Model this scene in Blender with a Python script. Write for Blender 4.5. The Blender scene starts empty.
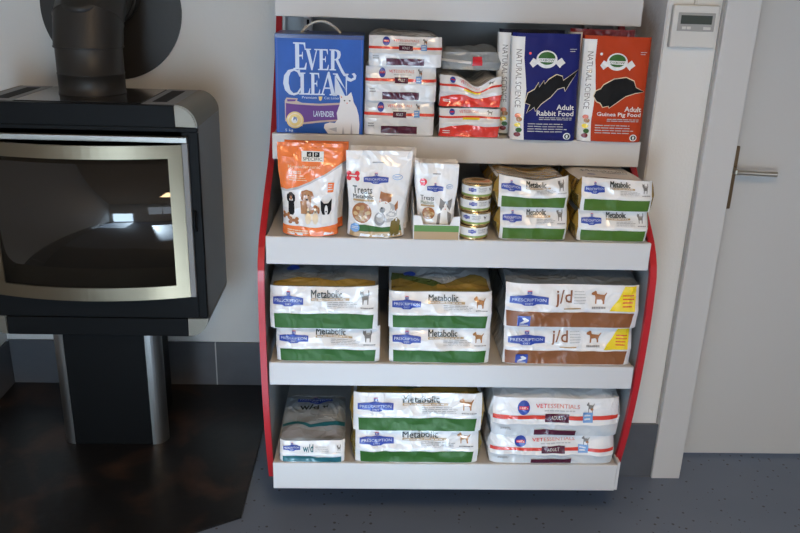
import bpy, bmesh, math, random
from mathutils import Vector, Matrix, noise
from mathutils.geometry import tessellate_polygon
from math import sin, cos, pi, radians, sqrt

S = bpy.context.scene
COL = S.collection

# ------------------------------------------------------------------ camera
CAM_H = 1.63
FPX, PITCH, ROLL, YAW = 792.27, 0.34457, 0.03164, 0.04102
F0 = Vector((sin(YAW), cos(YAW), 0)); R0 = Vector((cos(YAW), -sin(YAW), 0)); U0 = Vector((0, 0, 1))
Fv = F0*cos(PITCH) - U0*sin(PITCH); Uv = U0*cos(PITCH) + F0*sin(PITCH)
Rv = R0*cos(ROLL) + Uv*sin(ROLL); Uw = Uv*cos(ROLL) - R0*sin(ROLL)
cd = bpy.data.cameras.new('camera'); cam = bpy.data.objects.new('camera', cd); COL.objects.link(cam)
cd.sensor_width = 36; cd.lens = FPX/800*36; cd.clip_start = .05
M = Matrix((Rv, Uw, -Fv)).transposed().to_4x4(); M.translation = Vector((0, 0, CAM_H))
cam.matrix_world = M
S.camera = cam

# ------------------------------------------------------------------ world and light
W = bpy.data.worlds.new('sky'); S.world = W; W.use_nodes = True
bg = W.node_tree.nodes['Background']; bg.inputs[0].default_value = (.62, .78, 1, 1); bg.inputs[1].default_value = 1.2

def area(name, loc, rot, sx, sy, power, col):
    d = bpy.data.lights.new(name, 'AREA'); d.shape = 'RECTANGLE'; d.size = sx; d.size_y = sy
    d.energy = power; d.color = col
    o = bpy.data.objects.new(name, d); COL.objects.link(o); o.location = loc; o.rotation_euler = rot
    return o
# daylight through the rear window, then two fills set in added openings
area('window_and_fill_light', (.45, -2.21, 1.55), (radians(84), 0, 0), 1.1, 1.1, 6, (.80, .90, 1))
area('window_and_fill_light', (3.01, -.75, 1.5), (radians(86), 0, radians(90)), 1.5, 1.2, 10, (.84, .92, 1))  # unseen right-wall window, added to brighten the back-left wall
area('window_and_fill_light', (-.98, -2.21, .68), (radians(92), 0, 0), .7, 1.1, 50, (.60, .80, 1))  # unseen low opening, added for bluish light from below on the left
area('ceiling_lamp_light', (.2, .2, 2.42), (0, 0, 0), .6, .6, 34, (1, .68, .38))
sd = bpy.data.lights.new('sun', 'SUN'); sd.energy = 44; sd.angle = radians(1); sd.color = (.68, .86, 1)
so = bpy.data.objects.new('sun', sd); COL.objects.link(so)
so.rotation_euler = Vector((-.12, 1, -.52)).to_track_quat('-Z', 'Y').to_euler()

S.view_settings.view_transform = 'Standard'; S.view_settings.look = 'None'
S.view_settings.gamma = 1; S.view_settings.use_curve_mapping = False
S.view_settings.exposure = 0.0

# ------------------------------------------------------------------ materials
def mat(name, col, rough=.5, metal=0, coat=0, bump=0, bscale=40, spec=.5, trans=0, vary=0, vscale=8, emit=0, bdetail=4, crumple=0, alpha=1, aniso=0, sheen=0):
    m = bpy.data.materials.new(name); m.use_nodes = True
    nt = m.node_tree; p = nt.nodes['Principled BSDF']
    c = tuple(col)+(1,)
    p.inputs['Base Color'].default_value = c; p.inputs['Roughness'].default_value = rough
    p.inputs['Metallic'].default_value = metal; p.inputs['Specular IOR Level'].default_value = spec
    p.inputs['Coat Weight'].default_value = coat; p.inputs['Coat Roughness'].default_value = .12
    p.inputs['Transmission Weight'].default_value = trans; p.inputs['Alpha'].default_value = alpha
    p.inputs['Anisotropic'].default_value = aniso
    tc = nt.nodes.new('ShaderNodeTexCoord')
    last = None
    if bump:
        n = nt.nodes.new('ShaderNodeTexNoise'); n.inputs['Scale'].default_value = bscale; n.inputs['Detail'].default_value = bdetail
        nt.links.new(tc.outputs['Object'], n.inputs['Vector'])
        b = nt.nodes.new('ShaderNodeBump'); b.inputs['Strength'].default_value = bump; b.inputs['Distance'].default_value = .003
        nt.links.new(n.outputs['Fac'], b.inputs['Height']); last = b
    if crumple:   # creased plastic film: folded ridges
        n = nt.nodes.new('ShaderNodeTexNoise'); n.inputs['Scale'].default_value = 9; n.inputs['Detail'].default_value = 2
        n.inputs['Distortion'].default_value = 1.2
        nt.links.new(tc.outputs['Object'], n.inputs['Vector'])
        v = nt.nodes.new('ShaderNodeTexVoronoi'); v.feature = 'F1'; v.inputs['Scale'].default_value = 16
        mx = nt.nodes.new('ShaderNodeVectorMath'); mx.operation = 'ADD'
        nt.links.new(tc.outputs['Object'], mx.inputs[0]); 
        sc = nt.nodes.new('ShaderNodeVectorMath'); sc.operation = 'SCALE'; sc.inputs['Scale'].default_value = .12
        nt.links.new(n.outputs['Color'], sc.inputs[0]); nt.links.new(sc.outputs[0], mx.inputs[1])
        nt.links.new(mx.outputs[0], v.inputs['Vector'])
        b = nt.nodes.new('ShaderNodeBump'); b.inputs['Strength'].default_value = crumple; b.inputs['Distance'].default_value = .012
        nt.links.new(v.outputs['Distance'], b.inputs['Height'])
        if last: nt.links.new(last.outputs[0], b.inputs['Normal'])
        last = b
    if last:
        nt.links.new(last.outputs[0], p.inputs['Normal'])
        if coat: nt.links.new(last.outputs[0], p.inputs['Coat Normal'])
    if vary:
        n = nt.nodes.new('ShaderNodeTexNoise'); n.inputs['Scale'].default_value = vscale; n.inputs['Detail'].default_value = 5
        nt.links.new(tc.outputs['Object'], n.inputs['Vector'])
        mx = nt.nodes.new('ShaderNodeMix'); mx.data_type = 'RGBA'
        mx.inputs[6].default_value = tuple(x*(1-vary) for x in col)+(1,)
        mx.inputs[7].default_value = tuple(min(1, x*(1+vary)) for x in col)+(1,)
        nt.links.new(n.outputs['Fac'], mx.inputs[0]); nt.links.new(mx.outputs[2], p.inputs['Base Color'])
    if emit:
        p.inputs['Emission Color'].default_value = c; p.inputs['Emission Strength'].default_value = emit
    return m

def film(name, col, rough=.26, cr=.6, coat=.5, **k):
    return mat(name, col, rough, 0, coat, bump=.12, bscale=60, crumple=cr, **k)

MT = dict(
 white_wall=mat('painted_plaster', (.74, .73, .70), .85, bump=.25, bscale=120),
 rough_wall=mat('textured_plaster', (.74, .74, .75), .9, bump=1.0, bscale=70, bdetail=6),
 ceiling=mat('ceiling_paint', (.34, .25, .18), .9),
 fascia=mat('white_powder_coat', (.60, .60, .60), .42, bump=.03, bscale=30),
 rack_inner=mat('grey_powder_coat', (.36, .38, .39), .5),
 rack_red=mat('red_lacquer', (.46, .015, .022), .35, coat=.2),
 plinth=mat('dark_plinth', (.05, .05, .055), .6),
 door=mat('door_laminate', (.58, .57, .55), .55, bump=.05, bscale=200),
 frame=mat('door_frame_paint', (.60, .59, .575), .5),
 steel=mat('brushed_steel', (.36, .35, .32), .4, 1, aniso=.4),
 plate=mat('bronzed_plate', (.22, .15, .09), .35, 1),
 satin=mat('satin_nickel', (.60, .55, .47), .3, 1),
 champagne=mat('champagne_steel', (.22, .185, .13), .36, 1, bump=.04, bscale=20),
 capsteel=mat('cap_steel', (.25, .225, .185), .5, 1),
 column=mat('column_steel', (.36, .36, .35), .42, 1, bump=.1, bscale=25),
 black=mat('stove_black', (.006, .007, .008), .5, bump=.08, bscale=400, spec=.12),
 gloss=mat('black_glass_top', (.02, .02, .022), .16, coat=.5),
 charcoal=mat('charcoal_steel', (.26, .27, .285), .55, .0, bump=.05, bscale=300),
 pipe=mat('flue_paint', (.028, .024, .020), .45, .2, bump=.1, bscale=150),
 seal=mat('door_rope_seal', (.28, .28, .28), .7),
 firebox=mat('firebrick_sooty', (.05, .042, .032), .9, bump=.4, bscale=30),
 dark=mat('dark_void', (.006, .006, .006), .8),
 thermo=mat('thermostat_plastic', (.66, .64, .60), .5),
 thermo_and_shadow_grey=mat('thermostat_and_shadow_grey', (.36, .35, .33), .5),
 lcd=mat('lcd_panel', (.055, .065, .055), .2),
 # packaging films
 w=film('white_film', (.80, .80, .80)), w2=film('pale_grey_film', (.62, .65, .67)),
 silver=film('silver_film', (.30, .335, .36), .28, .8), smoke=film('smoky_film', (.14, .16, .175), .28, .8),
 green=film('green_film', (.032, .12, .02), .45, .4, 0, spec=.3), olive=film('olive_film', (.17, .12, .02)), gold=film('gold_film', (.27, .17, .03)), moss=film('moss_green_film', (.05, .075, .015)), grass=film('grass_green_film', (.065, .15, .02), .45, .4, 0, spec=.3),
 brown=film('brown_film', (.25, .09, .03), .4, .5, .2), red=film('red_film', (.74, .045, .03)), stripe=film('stripe_red', (.70, .06, .04)),
 maroon=film('maroon_film', (.085, .012, .035)), teal=film('teal_film', (.012, .12, .15), .4, .4, .1), blue=film('badge_blue', (.015, .05, .34), .35, .4, .2), badgetext=film('badge_lettering', (.62, .68, .82), .35, .4, .2),
 yellow=film('yellow_film', (.85, .66, .02)), sky=film('light_blue_film', (.18, .36, .68)),
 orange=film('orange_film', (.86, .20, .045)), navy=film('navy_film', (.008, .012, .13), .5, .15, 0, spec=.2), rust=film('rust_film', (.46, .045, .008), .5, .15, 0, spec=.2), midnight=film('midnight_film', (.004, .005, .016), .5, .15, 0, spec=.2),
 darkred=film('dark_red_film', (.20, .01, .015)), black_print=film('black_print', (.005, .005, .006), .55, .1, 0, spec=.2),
 paper=film('cream_paper', (.72, .70, .66), .5, .1, .1),
 tan=film('tan_print', (.46, .32, .16)), grey=film('grey_print', (.30, .30, .31)), dk=film('dark_print', (.045, .055, .05)),
 lgrey=film('light_grey_print', (.50, .51, .52)), fur=film('brown_fur_print', (.36, .14, .05)), fur3=film('dark_fur_print', (.05, .03, .02)), fur2=film('tan_fur_print', (.42, .20, .075)), catfur=film('grey_fur_print', (.22, .21, .20)),
 cream=film('cream_print', (.80, .68, .48)), salmon=film('salmon_print', (.72, .22, .16)), redp=film('crimson_print', (.72, .03, .05)),
 rabbitw=film('white_print', (.78, .78, .76), .4, .1, .2), biscuit=film('biscuit_print', (.42, .25, .10)), biscuit2=film('pale_biscuit_print', (.62, .42, .2)),
 card=mat('tray_card', (.78, .78, .77), .45, coat=.2), cardg=mat('tray_green', (.10, .24, .045), .45, coat=.2), cardt=mat('tray_tan', (.42, .29, .15), .45, coat=.2),
 boxblue=mat('carton_blue', (.010, .085, .40), .42, spec=.3, vary=.4, vscale=9), boxnavy=mat('carton_navy', (.012, .03, .16), .35, coat=.3),
 boxletter=mat('carton_letter_blue', (.60, .70, .86), .45, spec=.3), purple=mat('carton_purple', (.14, .05, .27), .45, spec=.25),
 ribbon=mat('carton_ribbon_edge', (.50, .36, .30), .35), sealy=mat('carton_seal_gold', (.72, .55, .16), .35), catw=mat('carton_cat_white', (.74, .74, .76), .4), catsh=mat('carton_cat_grey', (.42, .43, .48), .4),
 handle=mat('clear_plastic_handle', (.55, .53, .48), .3), can=mat('gold_tin', (.62, .42, .20), .25, 1), canlabel=mat('can_label', (.76, .76, .75), .35, coat=.3),
 cangreen=mat('can_green', (.22, .30, .06), .35, coat=.3), canblue=mat('can_badge', (.07, .09, .42), .35), candk=mat('can_print', (.12, .12, .12), .4),
)

def floor_mat():
    m = bpy.data.materials.new('speckled_linoleum'); m.use_nodes = True; nt = m.node_tree; p = nt.nodes['Principled BSDF']
    tc = nt.nodes.new('ShaderNodeTexCoord')
    v = nt.nodes.new('ShaderNodeTexVoronoi'); v.inputs['Scale'].default_value = 52; v.inputs['Randomness'].default_value = 1
    nt.links.new(tc.outputs['Object'], v.inputs['Vector'])
    sep = nt.nodes.new('ShaderNodeSeparateColor'); nt.links.new(v.outputs['Color'], sep.inputs[0])
    rad = nt.nodes.new('ShaderNodeMath'); rad.operation = 'MULTIPLY_ADD'; rad.inputs[1].default_value = .34; rad.inputs[2].default_value = -.08
    nt.links.new(sep.outputs[0], rad.inputs[0])
    lt = nt.nodes.new('ShaderNodeMath'); lt.operation = 'LESS_THAN'
    nt.links.new(v.outputs['Distance'], lt.inputs[0]); nt.links.new(rad.outputs[0], lt.inputs[1])
    gate = nt.nodes.new('ShaderNodeMath'); gate.operation = 'GREATER_THAN'; gate.inputs[1].default_value = .35
    nt.links.new(sep.outputs[1], gate.inputs[0])
    mul = nt.nodes.new('ShaderNodeMath'); mul.operation = 'MULTIPLY'; nt.links.new(lt.outputs[0], mul.inputs[0]); nt.links.new(gate.outputs[0], mul.inputs[1])
    n = nt.nodes.new('ShaderNodeTexNoise'); n.inputs['Scale'].default_value = 3; n.inputs['Detail'].default_value = 8
    nt.links.new(tc.outputs['Object'], n.inputs['Vector'])
    base = nt.nodes.new('ShaderNodeMix'); base.data_type = 'RGBA'
    base.inputs[6].default_value = (.12, .158, .225, 1); base.inputs[7].default_value = (.165, .205, .29, 1)
    nt.links.new(n.outputs['Fac'], base.inputs[0])
    mx = nt.nodes.new('ShaderNodeMix'); mx.data_type = 'RGBA'; mx.inputs[7].default_value = (.05, .055, .07, 1)
    nt.links.new(base.outputs[2], mx.inputs[6]); nt.links.new(mul.outputs[0], mx.inputs[0])
    nt.links.new(mx.outputs[2], p.inputs['Base Color']); p.inputs['Roughness'].default_value = .38
    return m
def slate_mat():
    m = bpy.data.materials.new('rusty_black_slate'); m.use_nodes = True; nt = m.node_tree; p = nt.nodes['Principled BSDF']
    tc = nt.nodes.new('ShaderNodeTexCoord')
    n = nt.nodes.new('ShaderNodeTexNoise'); n.inputs['Scale'].default_value = 5; n.inputs['Detail'].default_value = 9; n.inputs['Distortion'].default_value = .6
    nt.links.new(tc.outputs['Object'], n.inputs['Vector'])
    r = nt.nodes.new('ShaderNodeValToRGB'); e = r.color_ramp.elements
    e[0].position = .50; e[0].color = (.009, .009, .010, 1); e[1].position = .70; e[1].color = (.050, .028, .018, 1)
    nt.links.new(n.outputs['Fac'], r.inputs[0]); nt.links.new(r.outputs[0], p.inputs['Base Color'])
    n2 = nt.nodes.new('ShaderNodeTexNoise'); n2.inputs['Scale'].default_value = 30; n2.inputs['Detail'].default_value = 6
    nt.links.new(tc.outputs['Object'], n2.inputs['Vector'])
    b = nt.nodes.new('ShaderNodeBump'); b.inputs['Strength'].default_value = .25; b.inputs['Distance'].default_value = .002
    nt.links.new(n2.outputs['Fac'], b.inputs['Height']); nt.links.new(b.outputs[0], p.inputs['Normal'])
    p.inputs['Roughness'].default_value = .34
    return m
def tile_mat(name, grout_x):
    m = bpy.data.materials.new(name); m.use_nodes = True; nt = m.node_tree; p = nt.nodes['Principled BSDF']
    tc = nt.nodes.new('ShaderNodeTexCoord'); sp = nt.nodes.new('ShaderNodeSeparateXYZ'); nt.links.new(tc.outputs['Object'], sp.inputs[0])
    a = nt.nodes.new('ShaderNodeMath'); a.operation = 'ADD'; a.inputs[1].default_value = -grout_x + 60
    nt.links.new(sp.outputs[0], a.inputs[0])
    w = nt.nodes.new('ShaderNodeMath'); w.operation = 'MODULO'; w.inputs[1].default_value = .6
    nt.links.new(a.outputs[0], w.inputs[0])
    lt = nt.nodes.new('ShaderNodeMath'); lt.operation = 'LESS_THAN'; lt.inputs[1].default_value = .005; nt.links.new(w.outputs[0], lt.inputs[0])
    n = nt.nodes.new('ShaderNodeTexNoise'); n.inputs['Scale'].default_value = 12; n.inputs['Detail'].default_value = 7
    nt.links.new(tc.outputs['Object'], n.inputs['Vector'])
    base = nt.nodes.new('ShaderNodeMix'); base.data_type = 'RGBA'
    base.inputs[6].default_value = (.075, .08, .09, 1); base.inputs[7].default_value = (.12, .125, .14, 1)
    nt.links.new(n.outputs['Fac'], base.inputs[0])
    mx = nt.nodes.new('ShaderNodeMix'); mx.data_type = 'RGBA'; mx.inputs[7].default_value = (.45, .46, .46, 1)
    nt.links.new(base.outputs[2], mx.inputs[6]); nt.links.new(lt.outputs[0], mx.inputs[0]); nt.links.new(mx.outputs[2], p.inputs['Base Color'])
    p.inputs['Roughness'].default_value = .45
    return m
def glass_mat():
    m = mat('stove_glass', (.010, .009, .010), .04, spec=.5, coat=1.0)
    p = m.node_tree.nodes['Principled BSDF']
    p.inputs['Coat Roughness'].default_value = .03
    p.inputs['Coat Weight'].default_value = .3
    p.inputs['Thin Film Thickness'].default_value = 560; p.inputs['Thin Film IOR'].default_value = 1.5
    p.inputs['Transmission Weight'].default_value = .12; p.inputs['Base Color'].default_value = (.02, .016, .012, 1)
    return m
MT['floor'] = floor_mat(); MT['slate'] = slate_mat(); MT['glass'] = glass_mat()

# ------------------------------------------------------------------ mesh helpers
class MB:
    def __init__(s): s.v = []; s.f = []; s.m = []; s.mats = []; s.sm = []
    def mi(s, m):
        if m not in s.mats: s.mats.append(m)
        return s.mats.index(m)
    def add(s, vs, fs, m, smooth=False):
        o = len(s.v); s.v += [tuple(v) for v in vs]; k = s.mi(m)
        for f in fs: s.f.append(tuple(i+o for i in f)); s.m.append(k); s.sm.append(smooth)
    def box(s, x0, x1, y0, y1, z0, z1, m, bev=0):
        bm = bmesh.new(); bmesh.ops.create_cube(bm, size=1)
        for v in bm.verts: v.co = Vector(((x0+x1)/2+v.co.x*(x1-x0), (y0+y1)/2+v.co.y*(y1-y0), (z0+z1)/2+v.co.z*(z1-z0)))
        if bev: bmesh.ops.bevel(bm, geom=bm.edges[:], offset=bev, segments=2, affect='EDGES', profile=.5)
        s.bm(bm, m)
    def bm(s, bm, m, smooth=False):
        bm.verts.index_update(); s.add([v.co[:] for v in bm.verts], [[v.index for v in f.verts] for f in bm.faces], m, smooth); bm.free()
    def prism(s, pts, axis, a0, a1, m, smooth=False):
        # pts: 2D outline in the two other axes (cyclic order x,y,z without axis)
        def P(p, a):
            l = list(p); l.insert(axis, a); return l
        n = len(pts); vs = [P(p, a0) for p in pts]+[P(p, a1) for p in pts]
        bm = bmesh.new(); bv = [bm.verts.new(v) for v in vs]
        bm.faces.new(bv[:n]); bm.faces.new(bv[n:])
        for i in range(n): bm.faces.new((bv[i], bv[(i+1) % n], bv[n+(i+1) % n], bv[n+i]))
        bmesh.ops.recalc_face_normals(bm, faces=bm.faces[:]); s.bm(bm, m, smooth)
    def tube(s, pts, r, m, n=16, cap=True, radii=None):
        pts = [Vector(p) for p in pts]; rings = []; up = Vector((0, 0, 1))
        prev = None
        for i, p in enumerate(pts):
            t = (pts[min(i+1, len(pts)-1)]-pts[max(i-1, 0)]).normalized()
            if prev is None:
                a = t.cross(Vector((1, 0, 0))) if abs(t.x) < .9 else t.cross(up)
                a.normalize()
            else:
                a = (prev - t*prev.dot(t)).normalized()
            prev = a; b = t.cross(a); rr = radii[i] if radii else r
            rings.append([p+(a*cos(2*pi*k/n)+b*sin(2*pi*k/n))*rr for k in range(n)])
        vs = [v for rg in rings for v in rg]; fs = []
        for i in range(len(pts)-1):
            for k in range(n): fs.append((i*n+k, i*n+(k+1) % n, (i+1)*n+(k+1) % n, (i+1)*n+k))
        s.add(vs, fs, m, True)
        if cap: s.add(rings[0], [tuple(range(n))[::-1]], m); s.add(rings[-1], [tuple(range(n))], m)
    def lathe(s, prof, m, n=40, c=(0, 0, 0)):
        vs = []; fs = []
        for (r, z) in prof:
            for k in range(n): vs.append((c[0]+r*cos(2*pi*k/n), c[1]+r*sin(2*pi*k/n), c[2]+z))
        for i in range(len(prof)-1):
            for k in range(n): fs.append((i*n+k, i*n+(k+1) % n, (i+1)*n+(k+1) % n, (i+1)*n+k))
        s.add(vs, fs, m, True)
    def rows(s, R, m, closed=False, flip=False):
        n = len(R[0]); vs = [p for r in R for p in r]; fs = []
        K = len(R) if closed else len(R)-1
        for i in range(K):
            j = (i+1) % len(R)
            for k in range(n-1):
                f = (i*n+k, i*n+k+1, j*n+k+1, j*n+k); fs.append(f[::-1] if flip else f)
        s.add(vs, fs, m, True)
    def sheet(s, sh, fn, eps=.0005):
        """lay a printed sheet (unit-square artwork) onto the surface fn(u,v)"""
        cache = {}
        for key, vs, fs, lay in sh:
            out = []
            for (u, v) in vs:
                k = (round(u, 4), round(v, 4))
                if k not in cache:
                    p = fn(u, v); du = fn(u+.004, v)-p; dv = fn(u, v+.004)-p
                    cache[k] = (p, du.cross(dv).normalized())
                p, n = cache[k]; out.append(p+n*eps*(lay+1))
            s.add(out, fs, MT[key], True)
    def build(s, name, parent=None, loc=None):
        me = bpy.data.meshes.new(name); me.from_pydata(s.v, [], s.f)
        for m in s.mats: me.materials.append(m)
        me.polygons.foreach_set('material_index', s.m); me.polygons.foreach_set('use_smooth', s.sm); me.update()
        o = bpy.data.objects.new(name, me); COL.objects.link(o)
        if parent: o.parent = parent
        if loc: o.location = loc
        return o

def tag(o, label, cat, group=None):
    o['label'] = label; o['category'] = cat
    if group: o['group'] = group
    return o
def thing(name, loc, label, cat, group=None, rz=0):
    o = bpy.data.objects.new(name, None); COL.objects.link(o); o.location = loc; o.rotation_euler = (0, 0, rz)
    o.empty_display_size = .05
    return tag(o, label, cat, group)
def struct(name, mb, label=None):
    o = mb.build(name); o['kind'] = 'structure'
    return o

# ------------------------------------------------------------------ the room
XL, XR, YB, YR, YF, ZC = -1.482, 3.0, 3.012, 2.383, -2.2, 2.55
XC = .85   # corner of the recess
b = MB(); b.box(XL-.1, XR+.1, YF-.1, YB+.1, -.1, 0, MT['floor']); struct('floor', b)
b = MB(); b.box(XL-.1, XR+.1, YF-.1, YB+.1, ZC, ZC+.1, MT['ceiling']); struct('ceiling', b)
b = MB(); b.box(XL-.1, XC+.001, YB, YB+.1, 0, ZC, MT['white_wall']); struct('wall_back', b)
b = MB(); b.box(XL-.1, XL, YF-.1, YB, 0, ZC, MT['white_wall']); struct('wall_left', b)
# wall with the door: left strip, over and beside the doorway
DX0, DX1, DZ = 1.075, 1.95, 2.05
b = MB()
b.box(XC, DX0, YR, YR+.2, 0, ZC, MT['white_wall'], .004)
b.box(DX0, DX1, YR, YR+.2, DZ, ZC, MT['white_wall']); b.box(DX1, XR, YR, YR+.2, 0, ZC, MT['white_wall'])
struct('wall_door', b)
b = MB(); b.box(XC+.002, XC+.1, YR+.2, YB+.1, 0, ZC, MT['rough_wall']); 
b.box(XC-.002, XC+.002, YR+.006, YB, 0, ZC, MT['rough_wall']); struct('wall_recess', b)
b = MB(); b.box(XR, XR+.1, YF, -1.5, 0, ZC, MT['white_wall']); b.box(XR, XR+.1, 0, YB, 0, ZC, MT['white_wall'])
b.box(XR, XR+.1, -1.5, 0, 0, .9, MT['white_wall']); b.box(XR, XR+.1, -1.5, 0, 2.1, ZC, MT['white_wall']); struct('wall_right', b)
# wall behind the camera: one window and a low opening added for light
b = MB()
z0, z1 = 1.0, 2.1
wins = [(-.1, 1.0)]
xs = [-.6, -.1, 1.0, XR]
b.box(XL, -1.35, YF-.1, YF, 0, ZC, MT['white_wall']); b.box(-1.35, -.6, YF-.1, YF, 0, .1, MT['white_wall']); b.box(-1.35, -.6, YF-.1, YF, 1.25, ZC, MT['white_wall'])
for i in (0, 2): b.box(xs[i], xs[i+1], YF-.1, YF, 0, ZC, MT['white_wall'])
for i in (1,): b.box(xs[i], xs[i+1], YF-.1, YF, 0, z0, MT['white_wall']); b.box(xs[i], xs[i+1], YF-.1, YF, z1, ZC, MT['white_wall'])
struct('wall_front', b)
for i, (a, c) in enumerate(wins):
    b = MB(); t = .05
    b.box(a, a+t, YF-.08, YF-.02, z0, z1, MT['frame']); b.box(c-t, c, YF-.08, YF-.02, z0, z1, MT['frame'])
    b.box(a+t, c-t, YF-.08, YF-.02, z0, z0+t, MT['frame']); b.box(a+t, c-t, YF-.08, YF-.02, z1-t, z1, MT['frame'])
    b.box((a+c)/2-.02, (a+c)/2+.02, YF-.08, YF-.02, z0+t, z1-t, MT['frame'])
    struct('window_%d' % (i+1), b)
b = MB()
for (ya, yb_) in ((-1.5, -1.45), (-.77, -.73), (-.05, 0)): b.box(XR+.03, XR+.08, ya, yb_, .9, 2.1, MT['frame'])
for (za, zb_) in ((.9, .95), (2.05, 2.1)): b.box(XR+.03, XR+.08, -1.45, -.05, za, zb_, MT['frame'])
struct('window_2', b)  # frame of the right-wall window, added as a light source out of view

# baseboards (dark stone tiles)
MT['tile'] = tile_mat('dark_tile', -.635); MT['tile_left'] = tile_mat('dark_tile_left', 2.7)
b = MB(); b.box(XL, XC-.002, YB-.01, YB, 0, .202, MT['tile'], .001); struct('baseboard_back', b)
b = MB(); b.box(0, .602, 0, .01, 0, .2, MT['tile_left'], .001)
b.box(.606, 4.9, 0, .01, 0, .2, MT['tile_left'], .001)
o = struct('baseboard_left', b); o.rotation_euler = (0, 0, -pi/2); o.location = (XL, YB-.012, 0)
b = MB(); b.box(XC+.001, 1.012, YR-.012, YR, 0, .212, MT['tile'], .001); struct('baseboard_right', b)
b = MB(); b.box(XC-.012, XC-.002, YR+.01, YB-.012, 0, .2, MT['tile'], .001); struct('baseboard_recess', b)
# door frame and door
b = MB()
b.box(1.012, 1.113, YR-.022, YR, 0, DZ+.06, MT['frame'], .003); b.box(DX1-.035, DX1+.065, YR-.022, YR, 0, DZ+.06, MT['frame'], .003)
b.box(1.113, DX1-.035, YR-.022, YR, DZ-.04, DZ+.06, MT['frame'], .003)
b.box(DX0, 1.108, YR, YR+.2, 0, DZ, MT['frame'], .002); b.box(DX1-.03, DX1, YR, YR+.2, 0, DZ, MT['frame'])
b.box(1.108, DX1-.03, YR, YR+.2, DZ-.035, DZ, MT['frame'])
b.box(1.006, 1.012, YR-.006, YR, 0, DZ+.06, MT['thermo_and_shadow_grey'])  # thin grey strip paints the shadow line along the frame edge
struct('trim_1', b)
b = MB(); b.box(1.11, DX1-.031, YR+.125, YR+.165, .012, DZ-.036, MT['door'], .002)
door = struct('door_1', b)
YD = YR+.125
b = MB(); b.box(1.158, 1.190, YD-.008, YD, .955, 1.165, MT['plate'], .003)
b.tube([(1.174, YD, 1.088), (1.174, YD-.05, 1.088)], .009, MT['satin'])
pl = b.build('lock_plate', door)
b = MB(); b.tube([(1.170, YD-.05, 1.088), (1.192, YD-.053, 1.088), (1.242, YD-.053, 1.086), (1.302, YD-.050, 1.084)], .008, MT['satin'], radii=[.009, .0085, .0075, .009])
b.build('door_handle', door)

# slate hearth plate under the stove
pts = [(XL+.012, YB-.012), (-.395, YB-.012), (-.395, 2.128), (-.51, 2.062), (-.80, 1.90), (XL+.012, 1.90)]
b = MB(); b.prism(pts, 2, .0, .008, MT['slate']); tag(b.build('hearth_plate'), 'black rust-stained hearth plate lying on the floor under the wood stove', 'hearth plate')

# ------------------------------------------------------------------ wood stove
CX, YS, HW, ZB, ZT, YBK = -.92, 2.50, .373, .462, 1.25, 2.868
st = thing('wood_stove', (CX, 2.68, .008), 'black wood-burning stove with curved glass door and steel pedestal columns', 'stove')
def SB(): return MB()
def L(x, y, z): return (x-CX, y-2.68, z-.008)
def lbox(b, x0, x1, y0, y1, z0, z1, m, bev=0): b.box(x0, x1, y0-2.68, y1-2.68, z0-.008, z1-.008, m, bev)
R = .068
# pedestal
b = SB(); lbox(b, -.140, .140, 2.538, 2.84, .008, ZB, MT['black'], .003); b.build('pedestal', st)
for s in (-1, 1):
    b = SB(); pr = []
    pr.append((s*.140, 2.538-2.68))
    for k in range(0, 9):
        a = pi/2*k/8; pr.append((s*(.142+.046*sin(a)), 2.538+.05-.05*cos(a)-2.68))
    pr += [(s*.184, 2.60-2.68), (s*.140, 2.60-2.68)]
    b.prism(pr, 2, 0, ZB-.008, MT['column'], False); b.build('column', st)
# firebox body
b = SB()
lbox(b, -HW+.004, -HW+.05, YS+.004, YBK, ZB+R, ZT-R, MT['black']); lbox(b, HW-.05, HW-.004, YS+.004, YBK, ZB+R, ZT-R, MT['black'])
lbox(b, -HW+.05, HW-.05, YBK-.03, YBK, ZB+.01, ZT-.01, MT['black'])
lbox(b, -HW+.05, HW-.05, YS+.03, YBK-.03, ZB+R, .60, MT['firebox']); lbox(b, -HW+.05, HW-.05, YS+.03, YBK-.03, 1.17, ZT-R+.02, MT['firebox'])
b.build('body', st)
for s in (-1, 1):
    b = SB(); x0, x1 = sorted((s*(HW-.004), s*HW)); lbox(b, x0, x1, YS+.002, YBK, ZB+R, ZT-R, MT['charcoal'], .001); b.build('side_panel', st)
    for top in (0, 1):
        zc = ZT-R if top else ZB+R; b = SB(); pr = [(s*(HW-R), zc-.008)]
        for k in range(0, 13):
            a = pi/2*k/12; pr.append((s*(HW-R+R*sin(a)), zc-.008+(1 if top else -1)*R*cos(a)))
        b.prism(pr, 1, YS-2.68+.004, YBK-2.68, MT['capsteel'])
        for p in ():
            pass
        # face plate with a thin raised lip
        pr2 = [(s*(HW-R+.002), zc-.008+(.001 if top else -.001))]
        for k in range(0, 13):
            a = pi/2*k/12; pr2.append((s*(HW-R+(R-.004)*sin(a)), zc-.008+(1 if top else -1)*(R-.004)*cos(a)))
        b.prism(pr2, 1, YS-2.68-.001, YS-2.68+.004, MT['capsteel'])
        b.build('corner_cap', st)
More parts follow.
